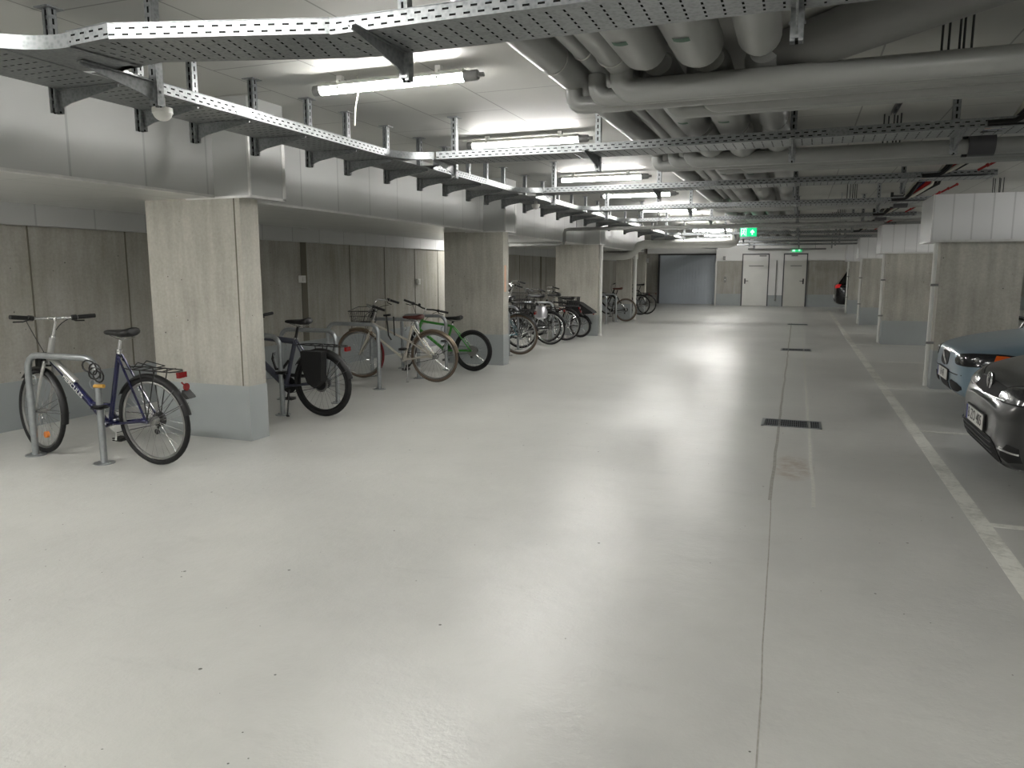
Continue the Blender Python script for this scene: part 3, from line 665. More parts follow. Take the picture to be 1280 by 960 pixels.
# ------------------------------------------------------------------ bicycles
def bez(p0, p1, p2, n=8):
    p0, p1, p2 = Vector(p0), Vector(p1), Vector(p2)
    return [p0*(1-t)**2 + p1*2*t*(1-t) + p2*t*t for t in [i/n for i in range(n+1)]]
def wheel(name, c, r, root, tyre, rimm, tr, Mx=None, hub=.025, nsp=28, ref=False, disc=False):
    Mx = Mx or Matrix.Identity(4)
    w = MB().ring(c, r-tr, tr, 44, 10).xf(Mx).build(name, tyre, root)
    MB().ring(c, r-2*tr-.008, .011, 44, 8, 1.0).xf(Mx).build('rim', rimm, w)
    m = MB()
    for i in range(nsp):
        a = 2*PI*i/nsp; b = a + (.5 if i % 4 < 2 else -.5); s = 1 if i % 2 else -1
        m.tube([(c[0]+hub*math.cos(b), c[1]+s*.022, c[2]+hub*math.sin(b)), (c[0]+(r-2*tr-.01)*math.cos(a), c[1], c[2]+(r-2*tr-.01)*math.sin(a))], .0013, 3)
    m.xf(Mx).build('spokes', M_CHROME, w)
    m = MB().tube([(c[0], -.05, c[2]), (c[0], -.03, c[2]), (c[0], -.028, c[2]), (c[0], .028, c[2]), (c[0], .03, c[2]), (c[0], .05, c[2])], [.01, .012, hub, hub, .012, .01], 12)
    m.xf(Mx).build('hub', M_RIM, w)
    if ref: MB().tube([(c[0]-.05, -.012, c[2]-r*.55), (c[0]-.05, .012, c[2]-r*.55)], .026, 12).xf(Mx).build('spoke_reflector', M_ORANGE, w)
    if disc: MB().tube([(c[0], .03, c[2]), (c[0], .034, c[2])], .08, 20).xf(Mx).build('brake_disc', M_RIM, w)
    return w
def bicycle(label, loc, rz, lean=0, r=.34, wb=1.06, frame='step', paint=None, fork=None, bar='flat', steer=0, tyre=None, tr=.019, rim=None,
            rack=True, fenders=True, basket=None, stand_=True, saddle=None, saddle_z=.95, bar_z=1.05, stem=None, fender_m=None, chain_m=None, opts=(), tyre2=None, name='bicycle', group='bicycles along the left', rimr=None):
    t = thing(name, label, 'bicycle', loc, rz, group); t.rotation_euler = (lean, 0, rz)
    tyre = tyre or M_RUB; rim = rim or M_RIM; fork = fork or paint; stem = stem or M_CHROME; saddle = saddle or M_BLACK; fender_m = fender_m or M_BLACK
    ra = V(0,0,r); fa = V(wb,0,r); bb = V(.44,0,.285)
    ht = V(wb-.225,0,min(bar_z-.16,.93)); hb = V(wb-.155,0,ht.z-.17)
    sdir = V(-.30,0,.95).normalized(); sc = bb + sdir*((.55 if frame != 'mtb' else .50)*(ht.z-.13)/.75); st = bb + sdir*((saddle_z-.05-bb.z)/sdir.z)
    axis = (ht-hb).normalized()
    Ms = Matrix.Translation(ht) @ Matrix.Rotation(steer, 4, axis) @ Matrix.Translation(-ht)
    m = MB()
    tb = .018 if frame != 'thick' else .03
    m.tube([hb-axis*.0, ht], .022, 12)
    if frame == 'step':
        m.tube(bez(hb+V(.0,0,.02), V(.66,0,.52), bb+V(.0,0,.0)), .024, 12); m.tube(bez(ht-V(.0,0,.05), V(.60,0,.58), bb+sdir*.16), .015, 10)
    elif frame == 'blue':
        m.tube([hb+V(0,0,.03), V(.60,0,.42), bb+V(.03,0,.0)], [.028,.026,.024], 12); m.tube([V(.60,0,.43), bb+sdir*.17+V(.02,0,-.02)], .016, 10)
    elif frame == 'mixte':
        m.tube([hb+V(0,0,.02), bb], .016, 10)
        for s in (-1, 1): m.tube([ht+V(0,s*.012,-.05), bb+sdir*.26+V(0,s*.02,0), ra+V(.02,s*.05,.02)], .009, 8)
    else:
        m.tube([hb+V(0,0,.02), bb], tb*1.25 if frame != 'thick' else .034, 12); m.tube([ht-V(0,0,.04), sc-sdir*.03], tb, 12)
    m.tube([bb, sc], tb if frame != 'thick' else .022, 12)
    for s in (-1, 1):
        m.tube([bb+V(-.02,s*.03,0), ra+V(.08,s*.055,0), ra+V(0,s*.055,0)], .010, 8)
        m.tube([sc+V(0,s*.018,-.02), ra+V(.03,s*.055,.03), ra+V(0,s*.055,0)], .0085, 8)
    m.tube([bb+V(0,-.04,0), bb+V(0,.04,0)], .024, 12)
    fr = m.build('frame', paint, t)
    m = MB()
    for s in (-1, 1): m.tube([hb+V(.01,s*.035,-.03), hb.lerp(fa, .5)+V(-.01,s*.05,0), fa+V(0,s*.052,0)], [.014,.012,.009], 8)
    m.tube([hb+V(.008,-.045,-.025), hb+V(.008,.045,-.025)], .015, 8); m.tube([hb, hb-axis*.04], .02, 10)
    fk = m.xf(Ms).build('fork', fork, t)
    wheel('front_wheel', tuple(fa), r, t, tyre2 or tyre, rim, tr, Ms, .02, ref='ref' in opts, disc='disc' in opts)
    wheel('rear_wheel', tuple(ra), r, t, tyre, rimr or rim, tr, None, .045 if 'motor' in opts else .03, disc='disc' in opts)
    if 'motor' in opts: MB().cyl((0,-.045,r),(0,.045,r), .06, 20).build('hub_motor', M_BLACK, t)
    # stem and handlebar
    hx = V(.05, 0, 0) if bar != 'cruiser' else V(.03,0,0)
    top = V(ht.x-axis.x*0, 0, ht.z) + axis*(bar_z-ht.z) 
    MB().tube([ht-axis*.02, ht+axis*.02], .02, 10).tube([ht, top-axis*.03, top+hx*.3, top+hx], .013, 10).xf(Ms).build('stem', stem, t)
    c = top+hx; hw = .30
    if bar == 'flat': path = [(c.x-.03, -hw, c.z+.015), (c.x, -.12, c.z), (c.x, .12, c.z), (c.x-.03, hw, c.z+.015)]
    elif bar == 'mtb': hw = .33; path = [(c.x-.05, -hw, c.z+.03), (c.x, -.12, c.z+.02), (c.x, -.04, c.z), (c.x, .04, c.z), (c.x, .12, c.z+.02), (c.x-.05, hw, c.z+.03)]
    else: hw = .27; path = [(c.x-.24, -hw, c.z+.03), (c.x-.12, -hw+.005, c.z+.07), (c.x+.02, -hw+.08, c.z+.09), (c.x+.04,-.10,c.z+.05), (c.x, 0, c.z), (c.x+.04,.10,c.z+.05), (c.x+.02, hw-.08, c.z+.09), (c.x-.12, hw-.005, c.z+.07), (c.x-.24, hw, c.z+.03)]
    hbm = MB().tube(path, .0115, 10).xf(Ms).build('handlebar', M_BLACK if 'blackbar' in opts else M_CHROME, t)
    for e, q in ((path[0], path[1]), (path[-1], path[-2])):
        e = Vector(e); d = (Vector(q)-e).normalized(); 
        MB().tube([e-d*.01, e+d*.115], .0165, 10).xf(Ms).build('grip', M_BLACK, hbm)
        f = e+d*.14; o = V(.05,0,-.03)
        MB().tube([f, f+o*.5, f+o-d*.03, e+d*.04+o*1.2], .006, 6).tube([f-d*.015, f+d*.02], .021, 8).xf(Ms).build('brake_lever', M_BLACK, hbm)
    if 'bell' in opts: MB().ball((c.x-.02, .10, c.z+.03), .022, 10).xf(Ms).build('bell', M_BLACK, hbm)
    # cables
    m = MB(); fy = Vector(path[1]); 
    for s in (-1, 1):
        a = Vector((path[0] if s < 0 else path[-1])); a = a.lerp(V(c.x, 0, c.z), .35)
        m.tube(bez(a+V(.02,0,0), V(c.x+.20, s*.10, c.z-.02), V(hb.x+.03, s*.02, hb.z+.05), 10), .0032, 5)
    m.xf(Ms).build('brake_cable', M_BLACK, t)
    # seat
    MB().tube([sc-sdir*.03, st], .0135, 10).build('seatpost', M_CHROME if 'blackbar' not in opts else M_BLACK, t)
    MB().tube([sc-sdir*.012, sc+sdir*.015], .022, 10).build('seat_clamp', M_CHROME, t)
    sp = st + V(0,0,.045); sd = MB(); prof = [(-.14,.055,.028),(-.125,.074,.034),(-.06,.072,.03),(0,.045,.026),(.06,.026,.022),(.12,.02,.018),(.145,.012,.012)]
    vs = []; k = 12
    for x, w_, h in prof:
        for j in range(k):
            a = 2*PI*j/k; vs.append(sp + V(x, w_*math.cos(a), h*math.sin(a) + (.012 if x < -.1 else 0)))
    fs = [(i*k+j, i*k+(j+1) % k, (i+1)*k+(j+1) % k, (i+1)*k+j) for i in range(len(prof)-1) for j in range(k)] + [tuple(range(k)), tuple(range((len(prof)-1)*k, len(prof)*k))]
    s_ = sd.add(vs, fs).build('saddle', saddle, t, 60)
    MB().tube([sp+V(-.11,.03,-.03), sp+V(-.03,.02,-.05), sp+V(.09,.01,-.02)], .004, 6).tube([sp+V(-.11,-.03,-.03), sp+V(-.03,-.02,-.05), sp+V(.09,-.01,-.02)], .004, 6).build('saddle_rails', M_CHROME, s_)
    # drivetrain
    cr = MB().tube([bb+V(0,-.052,0), bb+V(0,-.047,0)], .085, 28).tube([bb+V(0,-.06,0), bb+V(0,.06,0)], .012, 8)
    ca = -1.25
    for s in (-1, 1): cr.tube([bb+V(0,s*.062,0), bb+V(.165*math.cos(ca)*s*-1, s*.075, .165*math.sin(ca)*s*-1)], .009, 8)
    cro = cr.build('crank', M_CHROME if 'motor' not in opts else M_BLACK, t)
    for s in (-1, 1):
        q = bb+V(.165*math.cos(ca)*s*-1, s*.12, .165*math.sin(ca)*s*-1)
        MB().box(q-V(.045,.04,.012), q+V(.045,.04,-.004)).box(q-V(.045,.04,-.004), q+V(.045,.04,.012)).build('pedal', M_BLACK, cro)
    m = MB()
    m.tube([bb+V(0,-.05,.085), ra+V(0,-.05,.035)], .004, 5).tube([bb+V(0,-.05,-.085), ra+V(0,-.05,-.035)], .004, 5).ring((0,-.05,r), .035, .006, 18, 5)
    m.build('chain', M_FRAME, t)
    if 'guard' in opts: MB().tube([bb+V(.10,-.062,0), bb+V(.06,-.062,.08), bb+V(0,-.062,.10), ra+V(.05,-.062,.05)], .014, 8, flat=1.3).build('chain_guard', fender_m, t)
    if 'derail' in opts:
        MB().tube([ra+V(.02,-.06,-.03), ra+V(.045,-.062,-.10)], .009, 6).tube([ra+V(.045,-.065,-.10), ra+V(.045,-.055,-.10)], .022, 10).tube([ra+V(.0,-.065,-.0), ra+V(.0,-.035,0)], .055, 20).build('derailleur', M_BLACK, t)
    def fender(c, a0, a1, Mx, nm):
        m = MB(); n = 22; vs = []; w = tr+.012; R = r+.012
        for i in range(n+1):
            a = a0+(a1-a0)*i/n
            for yy, dr in ((-w,-.012),(-w*.6,.004),(0,.010),(w*.6,.004),(w,-.012),(w*.6,.001),(0,.007),(-w*.6,.001)): vs.append((c[0]+(R+dr)*math.cos(a), yy, c[2]+(R+dr)*math.sin(a)))
        fs = [(i*8+j, i*8+(j+1) % 8, (i+1)*8+(j+1) % 8, (i+1)*8+j) for i in range(n) for j in range(8)] + [tuple(range(8)), tuple(n*8+j for j in range(8))]
        m.add(vs, fs)
        f = m.xf(Mx).build(nm, fender_m, t)
        q = MB()
        for s in (-1, 1):
            for a in (a1-.25, a1-.6) if a1 > a0 else (a1+.25,): q.tube([(c[0], s*.055, c[2]), (c[0]+R*math.cos(a), s*w, c[2]+R*math.sin(a))], .0028, 5)
        q.xf(Mx).build('fender_stay', M_FRAME, f)
    if fenders:
        fender(ra, .55, 2.95, Matrix.Identity(4), 'rear_fender'); fender(fa, .75 if 'shortf' not in opts else 1.2, 3.35 if 'shortf' not in opts else 2.5, Ms, 'front_fender')
    elif 'reardef' in opts: fender(ra, .9, 2.6, Matrix.Identity(4), 'rear_fender')
    if rack:
        rk = MB(); z = r*2+.055
        for s in (-1, 1):
            rk.tube([(.20,s*.03,z), (.12,s*.06,z), (-.26,s*.06,z-.005), (-.29,s*.03,z-.005), (-.29,0,z-.005)], .005, 6)
            rk.tube([(.02,s*.06,z), (.0,s*.062,r+.02)], .0045, 6).tube([(-.12,s*.06,z), (-.0,s*.062,r+.02)], .0045, 6)
        for x in (.10, .0, -.10, -.2): rk.tube([(x,-.06,z), (x,.06,z)], .004, 6)
        rk.tube([(.2,-.03,z), sc+V(.0,-.02,-.06)], .0045, 6).tube([(.2,.03,z), sc+V(.0,.02,-.06)], .0045, 6)
        if 'spring' in opts: rk.tube([(.10,-.04,z+.01), (.05,-.04,z+.05), (-.12,-.04,z+.02), (-.12,.04,z+.02), (.05,.04,z+.05), (.10,.04,z+.01)], .004, 6)
        k = rk.build('rack', M_BLACK, t)
        MB().box((-.32,-.038,z-.05),(-.295,.038,z-.01)).build('tail_lamp', M_RED, k)
    if 'crate' in opts:
        q = MB(); z0 = r*2+.065
        for f in (0, .5, 1):
            q.tube([(-.26-.02*f,-.13-.02*f,z0+.18*f),(.10+.02*f,-.13-.02*f,z0+.18*f),(.10+.02*f,.13+.02*f,z0+.18*f),(-.26-.02*f,.13+.02*f,z0+.18*f)], .006, 6, True)
        for i in range(9):
            x = -.26+.36*i/8; y_ = -.13+.26*i/8
            for s in (-1, 1): q.tube([(x,s*.13,z0),(x,s*.15,z0+.18)], .004, 4)
            q.tube([(-.26,y_,z0),(-.28,y_,z0+.18)], .004, 4).tube([(.10,y_,z0),(.12,y_,z0+.18)], .004, 4).tube([(x,-.13,z0),(x,.13,z0)], .004, 4)
        q.build('rear_basket', M_BLACK, t)
    if 'reflector' in opts: MB().cyl((-.335,0,.61),(-.345,0,.61), .028, 12).tube([(-.30,0,.64),(-.335,0,.61)], .006, 6).build('rear_reflector', M_RED, t); MB().prism([(-.32,.56),(-.36,.525),(-.385,.53),(-.38,.545),(-.33,.59)], -.035, .035).build('mud_flap', M_BLACK, t)
    if 'lamp' in opts: MB().tube([hb+V(.09,0,.02), hb+V(.05,0,.02)], [.035,.02], 12).tube([hb+V(.05,0,.02), hb], .008, 6).xf(Ms).build('head_lamp', M_BLACK, t)
    if 'carrier_lamp' in opts: MB().box(hb+V(.03,-.06,-.06), hb+V(.09,.06,.02)).tube([hb+V(.0,-.06,.03), hb+V(.1,-.06,.04), hb+V(.1,.06,.04), hb+V(.0,.06,.03)], .007, 6).xf(Ms).build('head_lamp', M_BLACK, t)
    if stand_:
        MB().tube([bb+V(-.06,.03,-.03), bb+V(-.10,.14,-.27)], .008, 8).tube([bb+V(-.10,.14,-.27), bb+V(-.12,.15,-.28)], .014, 8).build('kickstand', M_BLACK if 'blackbar' in opts else M_RIM, t)
    if basket:
        b = MB(); bc, bs, bh = V(c.x+.16, 0, c.z-.10-.0), (.14,.17), .20
        def P(u, v, f): k = .78+.22*f; return bc+V(u*bs[0]*k, v*bs[1]*k, -bh/2+bh*f)
        for f in (0, .33, .66, 1): b.tube([P(-1,-1,f), P(1,-1,f), P(1,1,f), P(-1,1,f)], .0045 if f in (0,1) else .002, 6, True)
        for i in range(11):
            u = -1+2*i/10
            for a, b2 in ((P(u,-1,0),P(u,-1,1)), (P(u,1,0),P(u,1,1)), (P(-1,u,0),P(-1,u,1)), (P(1,u,0),P(1,u,1)), (P(u,-1,0),P(u,1,0)), (P(-1,u,0),P(1,u,0))): b.tube([a, b2], .0018, 4)
        b.tube([bc+V(-.1,0,-.02), c], .01, 6)
        b.xf(Ms).build('basket', M_BLACK if basket == 'wire' else basket, t)
    return t, dict(c=c, hb=hb, ht=ht, bb=bb, sc=sc, Ms=Ms, ra=ra, fa=fa, st=st)

def text_on(s, size, name, mat, parent, M, ext=.0006):
    c = bpy.data.curves.new(name, 'FONT'); c.body = s; c.size = size; c.extrude = ext; c.align_x = 'CENTER'; c.align_y = 'CENTER'
    o = bpy.data.objects.new(name, c); COL.objects.link(o); bpy.context.view_layer.update()
    me = bpy.data.meshes.new_from_object(o.evaluated_get(bpy.context.evaluated_depsgraph_get())); bpy.data.objects.remove(o)
    me.transform(M); me.materials.clear(); me.materials.append(mat)
    q = bpy.data.objects.new(name, me); COL.objects.link(q); q.parent = parent; return q
R = math.radians
# 1 dark blue city bicycle; heading -x
b1, k1 = bicycle('dark blue city bicycle with silver front, locked to the stand before the first pillar', (-4.40, 4.17, 0), R(180), R(-3), .335, 1.15, 'blue', M_BLUE, M_SILV, 'flat', R(-12), bar_z=1.085, saddle_z=.985,
    fender_m=M_BLACK, opts=('ref','spring','reflector','carrier_lamp','derail'), stand_=False, name='city_bicycle')
MB().tube([k1['hb'], k1['ht']], .0235, 12).tube([k1['hb']+V(0,0,.03), V(.74,0,.585)], .029, 12).build('silver_head', M_SILV, b1)['label'] = 'silver painted head tube'
d = (V(.60,0,.42)-(k1['hb']+V(0,0,.03))).normalized(); mid = (k1['hb']+V(0,0,.03)).lerp(V(.60,0,.42), .62)
# lettering on the side that faces the camera (+y in the bicycle's own frame)
xa = Vector((-d.x,0,-d.z)) if d.x > 0 else Vector((d.x,0,d.z)); xa = -xa if xa.z > 0 else xa
xa = d; ya = V(0,1,0).cross(xa)*1.0
text_on('HERCULES', .05, 'frame_lettering', M_WPL, b1, Matrix.Translation(mid+V(0,.0275,0)) @ Matrix((( xa.x, ya.x, 0, 0), (0, 0, 1, 0), (xa.z, ya.z, 0, 0), (0,0,0,1))))
lk = MB(); lp = []
for i in range(46):
    a = i*.52; lp.append((.02*math.sin(a*.23)+.035*math.cos(a)-.02, -.03+.02*math.sin(a*.5), .035*math.sin(a)+.0015*i))
lock = thing('cable_lock', 'black coiled cable lock with yellow barrel hanging on the nearest stand', 'lock', (-4.70, 3.99, .66))
MB().tube([(x*1.6, y-.0, z*1.4) for x, y, z in lp], .006, 6).build('coil', M_BLACK, lock); MB().cyl((-.02,-.045,-.055),(.07,-.045,-.05), .014, 10).build('lock_barrel', M_YEL, lock)
# 2 slate electric bicycle
b2, k2 = bicycle('slate grey electric bicycle with black bag, front half behind the first pillar', (-4.36, 6.22, 0), R(180), R(-2), .33, 1.06, 'thick', M_EBK, M_BLACK, 'flat', 0, tr=.026, bar_z=.98, saddle_z=.94,
    opts=('blackbar','motor','disc','guard'), rim=M_BLACK, name='electric_bicycle')
pn = MB().prism([(-.12,.67),(.12,.67),(.11,.50),(.06,.36),(-.02,.31),(-.10,.38)], .075, .17); pn.build('pannier_bag', M_FABRIC, b2)
MB().tube([V(.36,.03,.55), V(.42,.06,.47), V(.50,.06,.46), V(.55,.04,.56), V(.53,.04,.62)], .014, 8).build('frame_lock', M_BLACK, b2)
# 3 champagne basket bicycle
b3, k3 = bicycle('champagne coloured bicycle with wire basket and tan tyres', (-4.38, 8.72, 0), R(180), R(-4), .337, 1.10, 'mixte', M_CREAM, M_CREAM, 'cruiser', R(10), tyre=M_BRUB, tr=.019, bar_z=.955, saddle_z=.845,
    rack=False, fenders=True, basket='wire', saddle=M_BROWN, fender_m=plain('bronze_fender', (.50,.45,.38), .3, .5), opts=('shortf',), name='basket_bicycle')
MB().tube([V(.66,.02,.86), V(.64,.03,.60), V(.60,.03,.54)], .010, 8).tube([V(.70,.02,.86),V(.60,.02,.87)], .014, 8).tube([V(.55,.03,.85),V(.55,.03,.60)], .009, 8).build('folding_lock', M_BLACK, b3)
MB().ring((1.10,0,.337), .349, .012, 16, 6, 1.6, 2.6, 3.7).build('mud_flap', M_MAROON, b3)
# 4 green mountain bicycle
b4, k4 = bicycle('bright green mountain bicycle with black tyres beside the second pillar', (-4.36, 9.90, 0), R(180), R(-2), .30, 1.02, 'mtb', M_GREEN, M_BLACK, 'mtb', R(-55), tr=.026, bar_z=.905, saddle_z=.765,
    rack=False, fenders=False, stand_=False, opts=('blackbar','derail','disc','bell'), rim=M_BLACK, name='mountain_bicycle')
# 5..8 row behind the second pillar
bicycle('teal bicycle with tan tyres half hidden by the second pillar', (-4.50, 12.2, 0), R(180), R(-3), .35, 1.08, 'step', M_TEAL, M_TEAL, 'cruiser', 0, tyre=M_BRUB, rack=True, opts=('guard',), bar_z=1.12)
b6, k6 = bicycle('black bicycle with bright rims carrying a silver bag', (-4.56, 14.1, 0), R(180), R(-2), .325, 1.06, 'step', M_BLKP, M_BLKP, 'cruiser', R(15), tyre=M_RUB, rim=M_CHROME, bar_z=1.14, opts=('guard',))
bag = thing('silver_bag', 'crumpled silver bag hanging beside the rack of a black bicycle', 'bag', (-4.70, 13.95, .50))
MB().tube([(0,0,.0),(0,0,.04),(0,0,.16),(0,0,.24),(0,0,.27)], [.05,.11,.12,.09,.10], 12, flat=1).xf(Matrix.Diagonal((1.2,.6,1,1))).build('bag_body', M_BAG, bag, 20)
MB().tube([(-.05,0,.26),(-.03,0,.33),(.03,0,.33),(.05,0,.26)], .006, 6).build('bag_handle', M_BAG, bag)
bicycle('black bicycle with front basket and orange reflector, third of the dark row', (-4.54, 15.1, 0), R(180), R(-2), .33, 1.06, 'diamond', M_BLKP, M_BLKP, 'cruiser', R(-10), rim=M_CHROME, basket='wire', opts=('ref','reflector','guard','crate'), bar_z=1.0)
bicycle('black bicycle with a tall swept handlebar tucked behind the second pillar stand', (-4.86, 13.25, 0), R(180), R(-2), .33, 1.06, 'step', M_BLKP, M_BLKP, 'cruiser', R(-20), rim=M_CHROME, opts=('guard','crate'), bar_z=1.12)
bicycle('black bicycle with low black handlebar squeezed between the silver bag bicycle and the basket one', (-4.80, 14.6, 0), R(180), R(-2), .33, 1.06, 'diamond', M_BLKP, M_BLKP, 'flat', R(15), rim=M_RIM, opts=('guard','blackbar'), bar_z=1.02)
b8, k8 = bicycle('small wheeled black bicycle with a rain cover, just before the third pillar', (-4.46, 15.95, 0), R(180), R(-2), .25, .98, 'diamond', M_BLKP, M_BLKP, 'cruiser', R(20), tr=.026, bar_z=.98, saddle_z=.85, rack=True, fenders=True, rim=M_RIM, name='folding_bicycle')
MB().prism([(-.34,.54),(-.30,.58),(-.02,.76),(.2,.80),(.30,.60),(.16,.50)], -.16, .16).build('rain_cover', M_FABRIC, b8)
# far bicycles
bicycle('far black bicycle with tan tyres and brown saddle near the narrow pillar', (-4.68, 21.6, 0), R(178), R(-2), .335, 1.08, 'mtb', M_BLKP, M_BLKP, 'flat', 0, tyre=M_BRUB, tr=.024, rack=False, fenders=False, saddle=M_BROWN, basket=M_FABRIC, opts=('derail','blackbar'), saddle_z=.95)
bicycle('far black bicycle in front of its twin beside the gate', (-4.98, 25.2, 0), R(183), R(-2), .335, 1.08, 'diamond', M_BLKP, M_BLKP, 'flat', 0, opts=('blackbar','disc'), saddle_z=1.0)
bicycle('farthest black bicycle standing behind its twin beside the gate', (-4.84, 25.6, 0), R(178), R(3), .335, 1.08, 'diamond', M_BLKP, M_BLKP, 'flat', 0, opts=('blackbar','disc'), saddle_z=1.0)
bicycle('dark bicycle at the right picture edge beyond the second parking side pillar', (4.35, 14.2, 0), R(175), R(-2), .35, 1.06, 'diamond', M_BLKP, M_BLKP, 'cruiser', 0, opts=('guard',), group='bicycles on the parking side')

# ------------------------------------------------------------------ cars
def paint(name, c, metal=.5, rough=.28):
    return plain(name, c, rough, metal, .5, var=.03, vs=2)
M_GLASS = plain('dark_car_glass', (.05,.06,.06), .05, 0, 1.0, var=.02); M_LENS = plain('clear_headlamp', (.16,.16,.17), .15, .2, .6)
M_GRILLE = plain('black_grille', (.025,.025,.025), .75); M_PLATE = plain('plate_white', (.80,.80,.78), .4, var=.02); M_PBLUE = plain('plate_blue', (.05,.13,.5), .4)
M_AMBER = plain('amber_lens', (.85,.36,.08), .2, 0, .8)
def loft_body(stations):
    """stations: (x, half width, z bottom, z waist, z shoulder, z deck centre). returns vertices and faces of a closed body"""
    k = 18; vs = []
    for (x, w, zb, zw, zs, zd) in stations:
        ring = [(0,zb),(.55,zb),(.86,zb),(.96,zb+.05),(1.0,zw-.08),(1.0,zw+.03),(.975,zs-.05),(.91,zs),(.62,zs+(zd-zs)*.72),(.3,zd)]
        pts = [(x, w*a, z) for a, z in ring] + [(x, -w*a, z) for a, z in ring[-1:0:-1]]
        vs += pts; k = len(pts)
    n = len(stations)
    fs = [(i*k+j, i*k+(j+1) % k, (i+1)*k+(j+1) % k, (i+1)*k+j) for i in range(n-1) for j in range(k)]
    fs += [tuple(range(k))[::-1], tuple((n-1)*k+j for j in range(k))]
    return vs, fs
def bake(o):
    bpy.context.view_layer.update(); dg = bpy.context.evaluated_depsgraph_get()
    me = bpy.data.meshes.new_from_object(o.evaluated_get(dg)); o.modifiers.clear(); o.data = me
    for p in me.polygons: p.use_smooth = True
    me.set_sharp_from_angle(angle=R(40))
def car(name, label, loc, rz, st, gh, mat, wheels, wr, hw, extras, flip=1, group=None):
    t = thing(name, label, 'car', loc, rz, group)
    vs, fs = loft_body(st); b = MB().add(vs, fs).build('body', mat, t)
    s = b.modifiers.new('s', 'SUBSURF'); s.levels = 2; s.render_levels = 2
    bake(b)
    cm = MB()
    for x in wheels: cm.cyl((x,-hw-.3,wr*.97),(x,-hw+.28,wr*.97), wr*1.13, 32).cyl((x,hw-.28,wr*.97),(x,hw+.3,wr*.97), wr*1.13, 32)
    cu = cm.build('cutter', mat); 
    cu.parent = t
    bo = b.modifiers.new('b', 'BOOLEAN'); bo.object = cu; bo.operation = 'DIFFERENCE'; bo.solver = 'EXACT'
    bvh = BVHTree.FromPolygons([v.co for v in b.data.vertices], [tuple(p.vertices) for p in b.data.polygons])
    bake(b); bpy.data.objects.remove(cu)
    # greenhouse: rows of (x, half width, z)
    def gl(rows, nm, m, parent):
        mb = MB(); k = len(rows[0]); vv = [p for r_ in rows for p in r_]
        ff = [(i*k+j, i*k+j+1, (i+1)*k+j+1, (i+1)*k+j) for i in range(len(rows)-1) for j in range(k-1)]
        return mb.add(vv, ff).build(nm, m, parent)
    x0, x1, x2, x3, wz, wt, zbt, zrf = gh   # windscreen base/top, rear top/base, widths, heights
    cab = MB(); ringb = [(x0, wz), (x3, wz*.96)]; 
    base = [(x0,-wz*.9,zbt),(x0-.06,0,zbt+.01),(x0,wz*.9,zbt),(x0+.5,wz,zbt),(x3-.2,wz,zbt+.03),(x3,wz*.8,zbt+.03),(x3+.04,0,zbt+.03),(x3,-wz*.8,zbt+.03),(x3-.2,-wz,zbt+.03),(x0+.5,-wz,zbt)]
    top = [(x1,-wt*.85,zrf-.05),(x1-.06,0,zrf-.03),(x1,wt*.85,zrf-.05),(x1+.25,wt,zrf-.02),(x2-.15,wt,zrf-.02),(x2,wt*.85,zrf-.06),(x2+.04,0,zrf-.05),(x2,-wt*.85,zrf-.06),(x2-.15,-wt,zrf-.02),(x1+.25,-wt,zrf-.02)]
    cab.add(base+top, [(i,(i+1)%10,10+(i+1)%10,10+i) for i in range(10)]+[tuple(range(10))[::-1], tuple(range(10,20))]).build('windows', M_GLASS, t, 60)
    rf = MB().add([(p[0]*1.0,p[1]*.99,p[2]) for p in top]+[(x_*.94+((x1+x2)/2)*.06,y_*.85,z_+.045) for x_,y_,z_ in top], [(i,(i+1)%10,10+(i+1)%10,10+i) for i in range(10)]+[tuple(range(10,20)), tuple(range(10))[::-1]])
    rf.build('roof', mat, t, 60)
    pm = MB()
    for s_ in (-1, 1):
        for i, j in (((2,12),(2,12)), ((5,15),(5,15))):
            a = Vector(base[i[0]] if isinstance(i, tuple) else base[i]); c_ = Vector(top[(i[1] if isinstance(i, tuple) else i)-10])
            a = V(a.x, s_*abs(a.y)*1.01, a.z); c_ = V(c_.x, s_*abs(c_.y)*1.01, c_.z); pm.tube([a, c_], .025, 8)
        xm = (x1+x2)/2+.1; pm.tube([(xm, s_*wz*1.0, zbt+.02), (xm, s_*wt*1.0, zrf-.02)], .03, 8)
    pm.build('window_pillars', mat, t)
    for x in wheels:
        for s_ in (-1, 1):
            y = s_*(hw-.115)
            w = MB().ring((x,y,wr), wr-.055, .055, 40, 10, 1.75).build('wheel', M_RUB, t)
            q = MB().tube([(x,y+s_*.055,wr),(x,y+s_*.075,wr)], .05, 14).ring((x,y+s_*.05,wr), wr-.115, .014, 32, 6)
            for i in range(5):
                a = 2*PI*i/5+.3
                for da in (-.12,.12): q.tube([(x+.03*math.cos(a),y+s_*.065,wr+.03*math.sin(a)), (x+(wr-.11)*math.cos(a+da),y+s_*.06,wr+(wr-.11)*math.sin(a+da))], .014, 6)
            q.tube([(x,y-s_*.03,wr),(x,y-s_*.0,wr)], wr-.14, 24)
            q.build('wheel_rim', M_RIM, w)
    for s_ in (-1, 1): MB().ball((x0+.42, s_*(wz+.16), zbt+.09), .1, 12, (.7,1,.7)).tube([(x0+.42, s_*wz*.97, zbt+.04), (x0+.42, s_*(wz+.10), zbt+.08)], .02, 6).build('wing_mirror', mat, t)
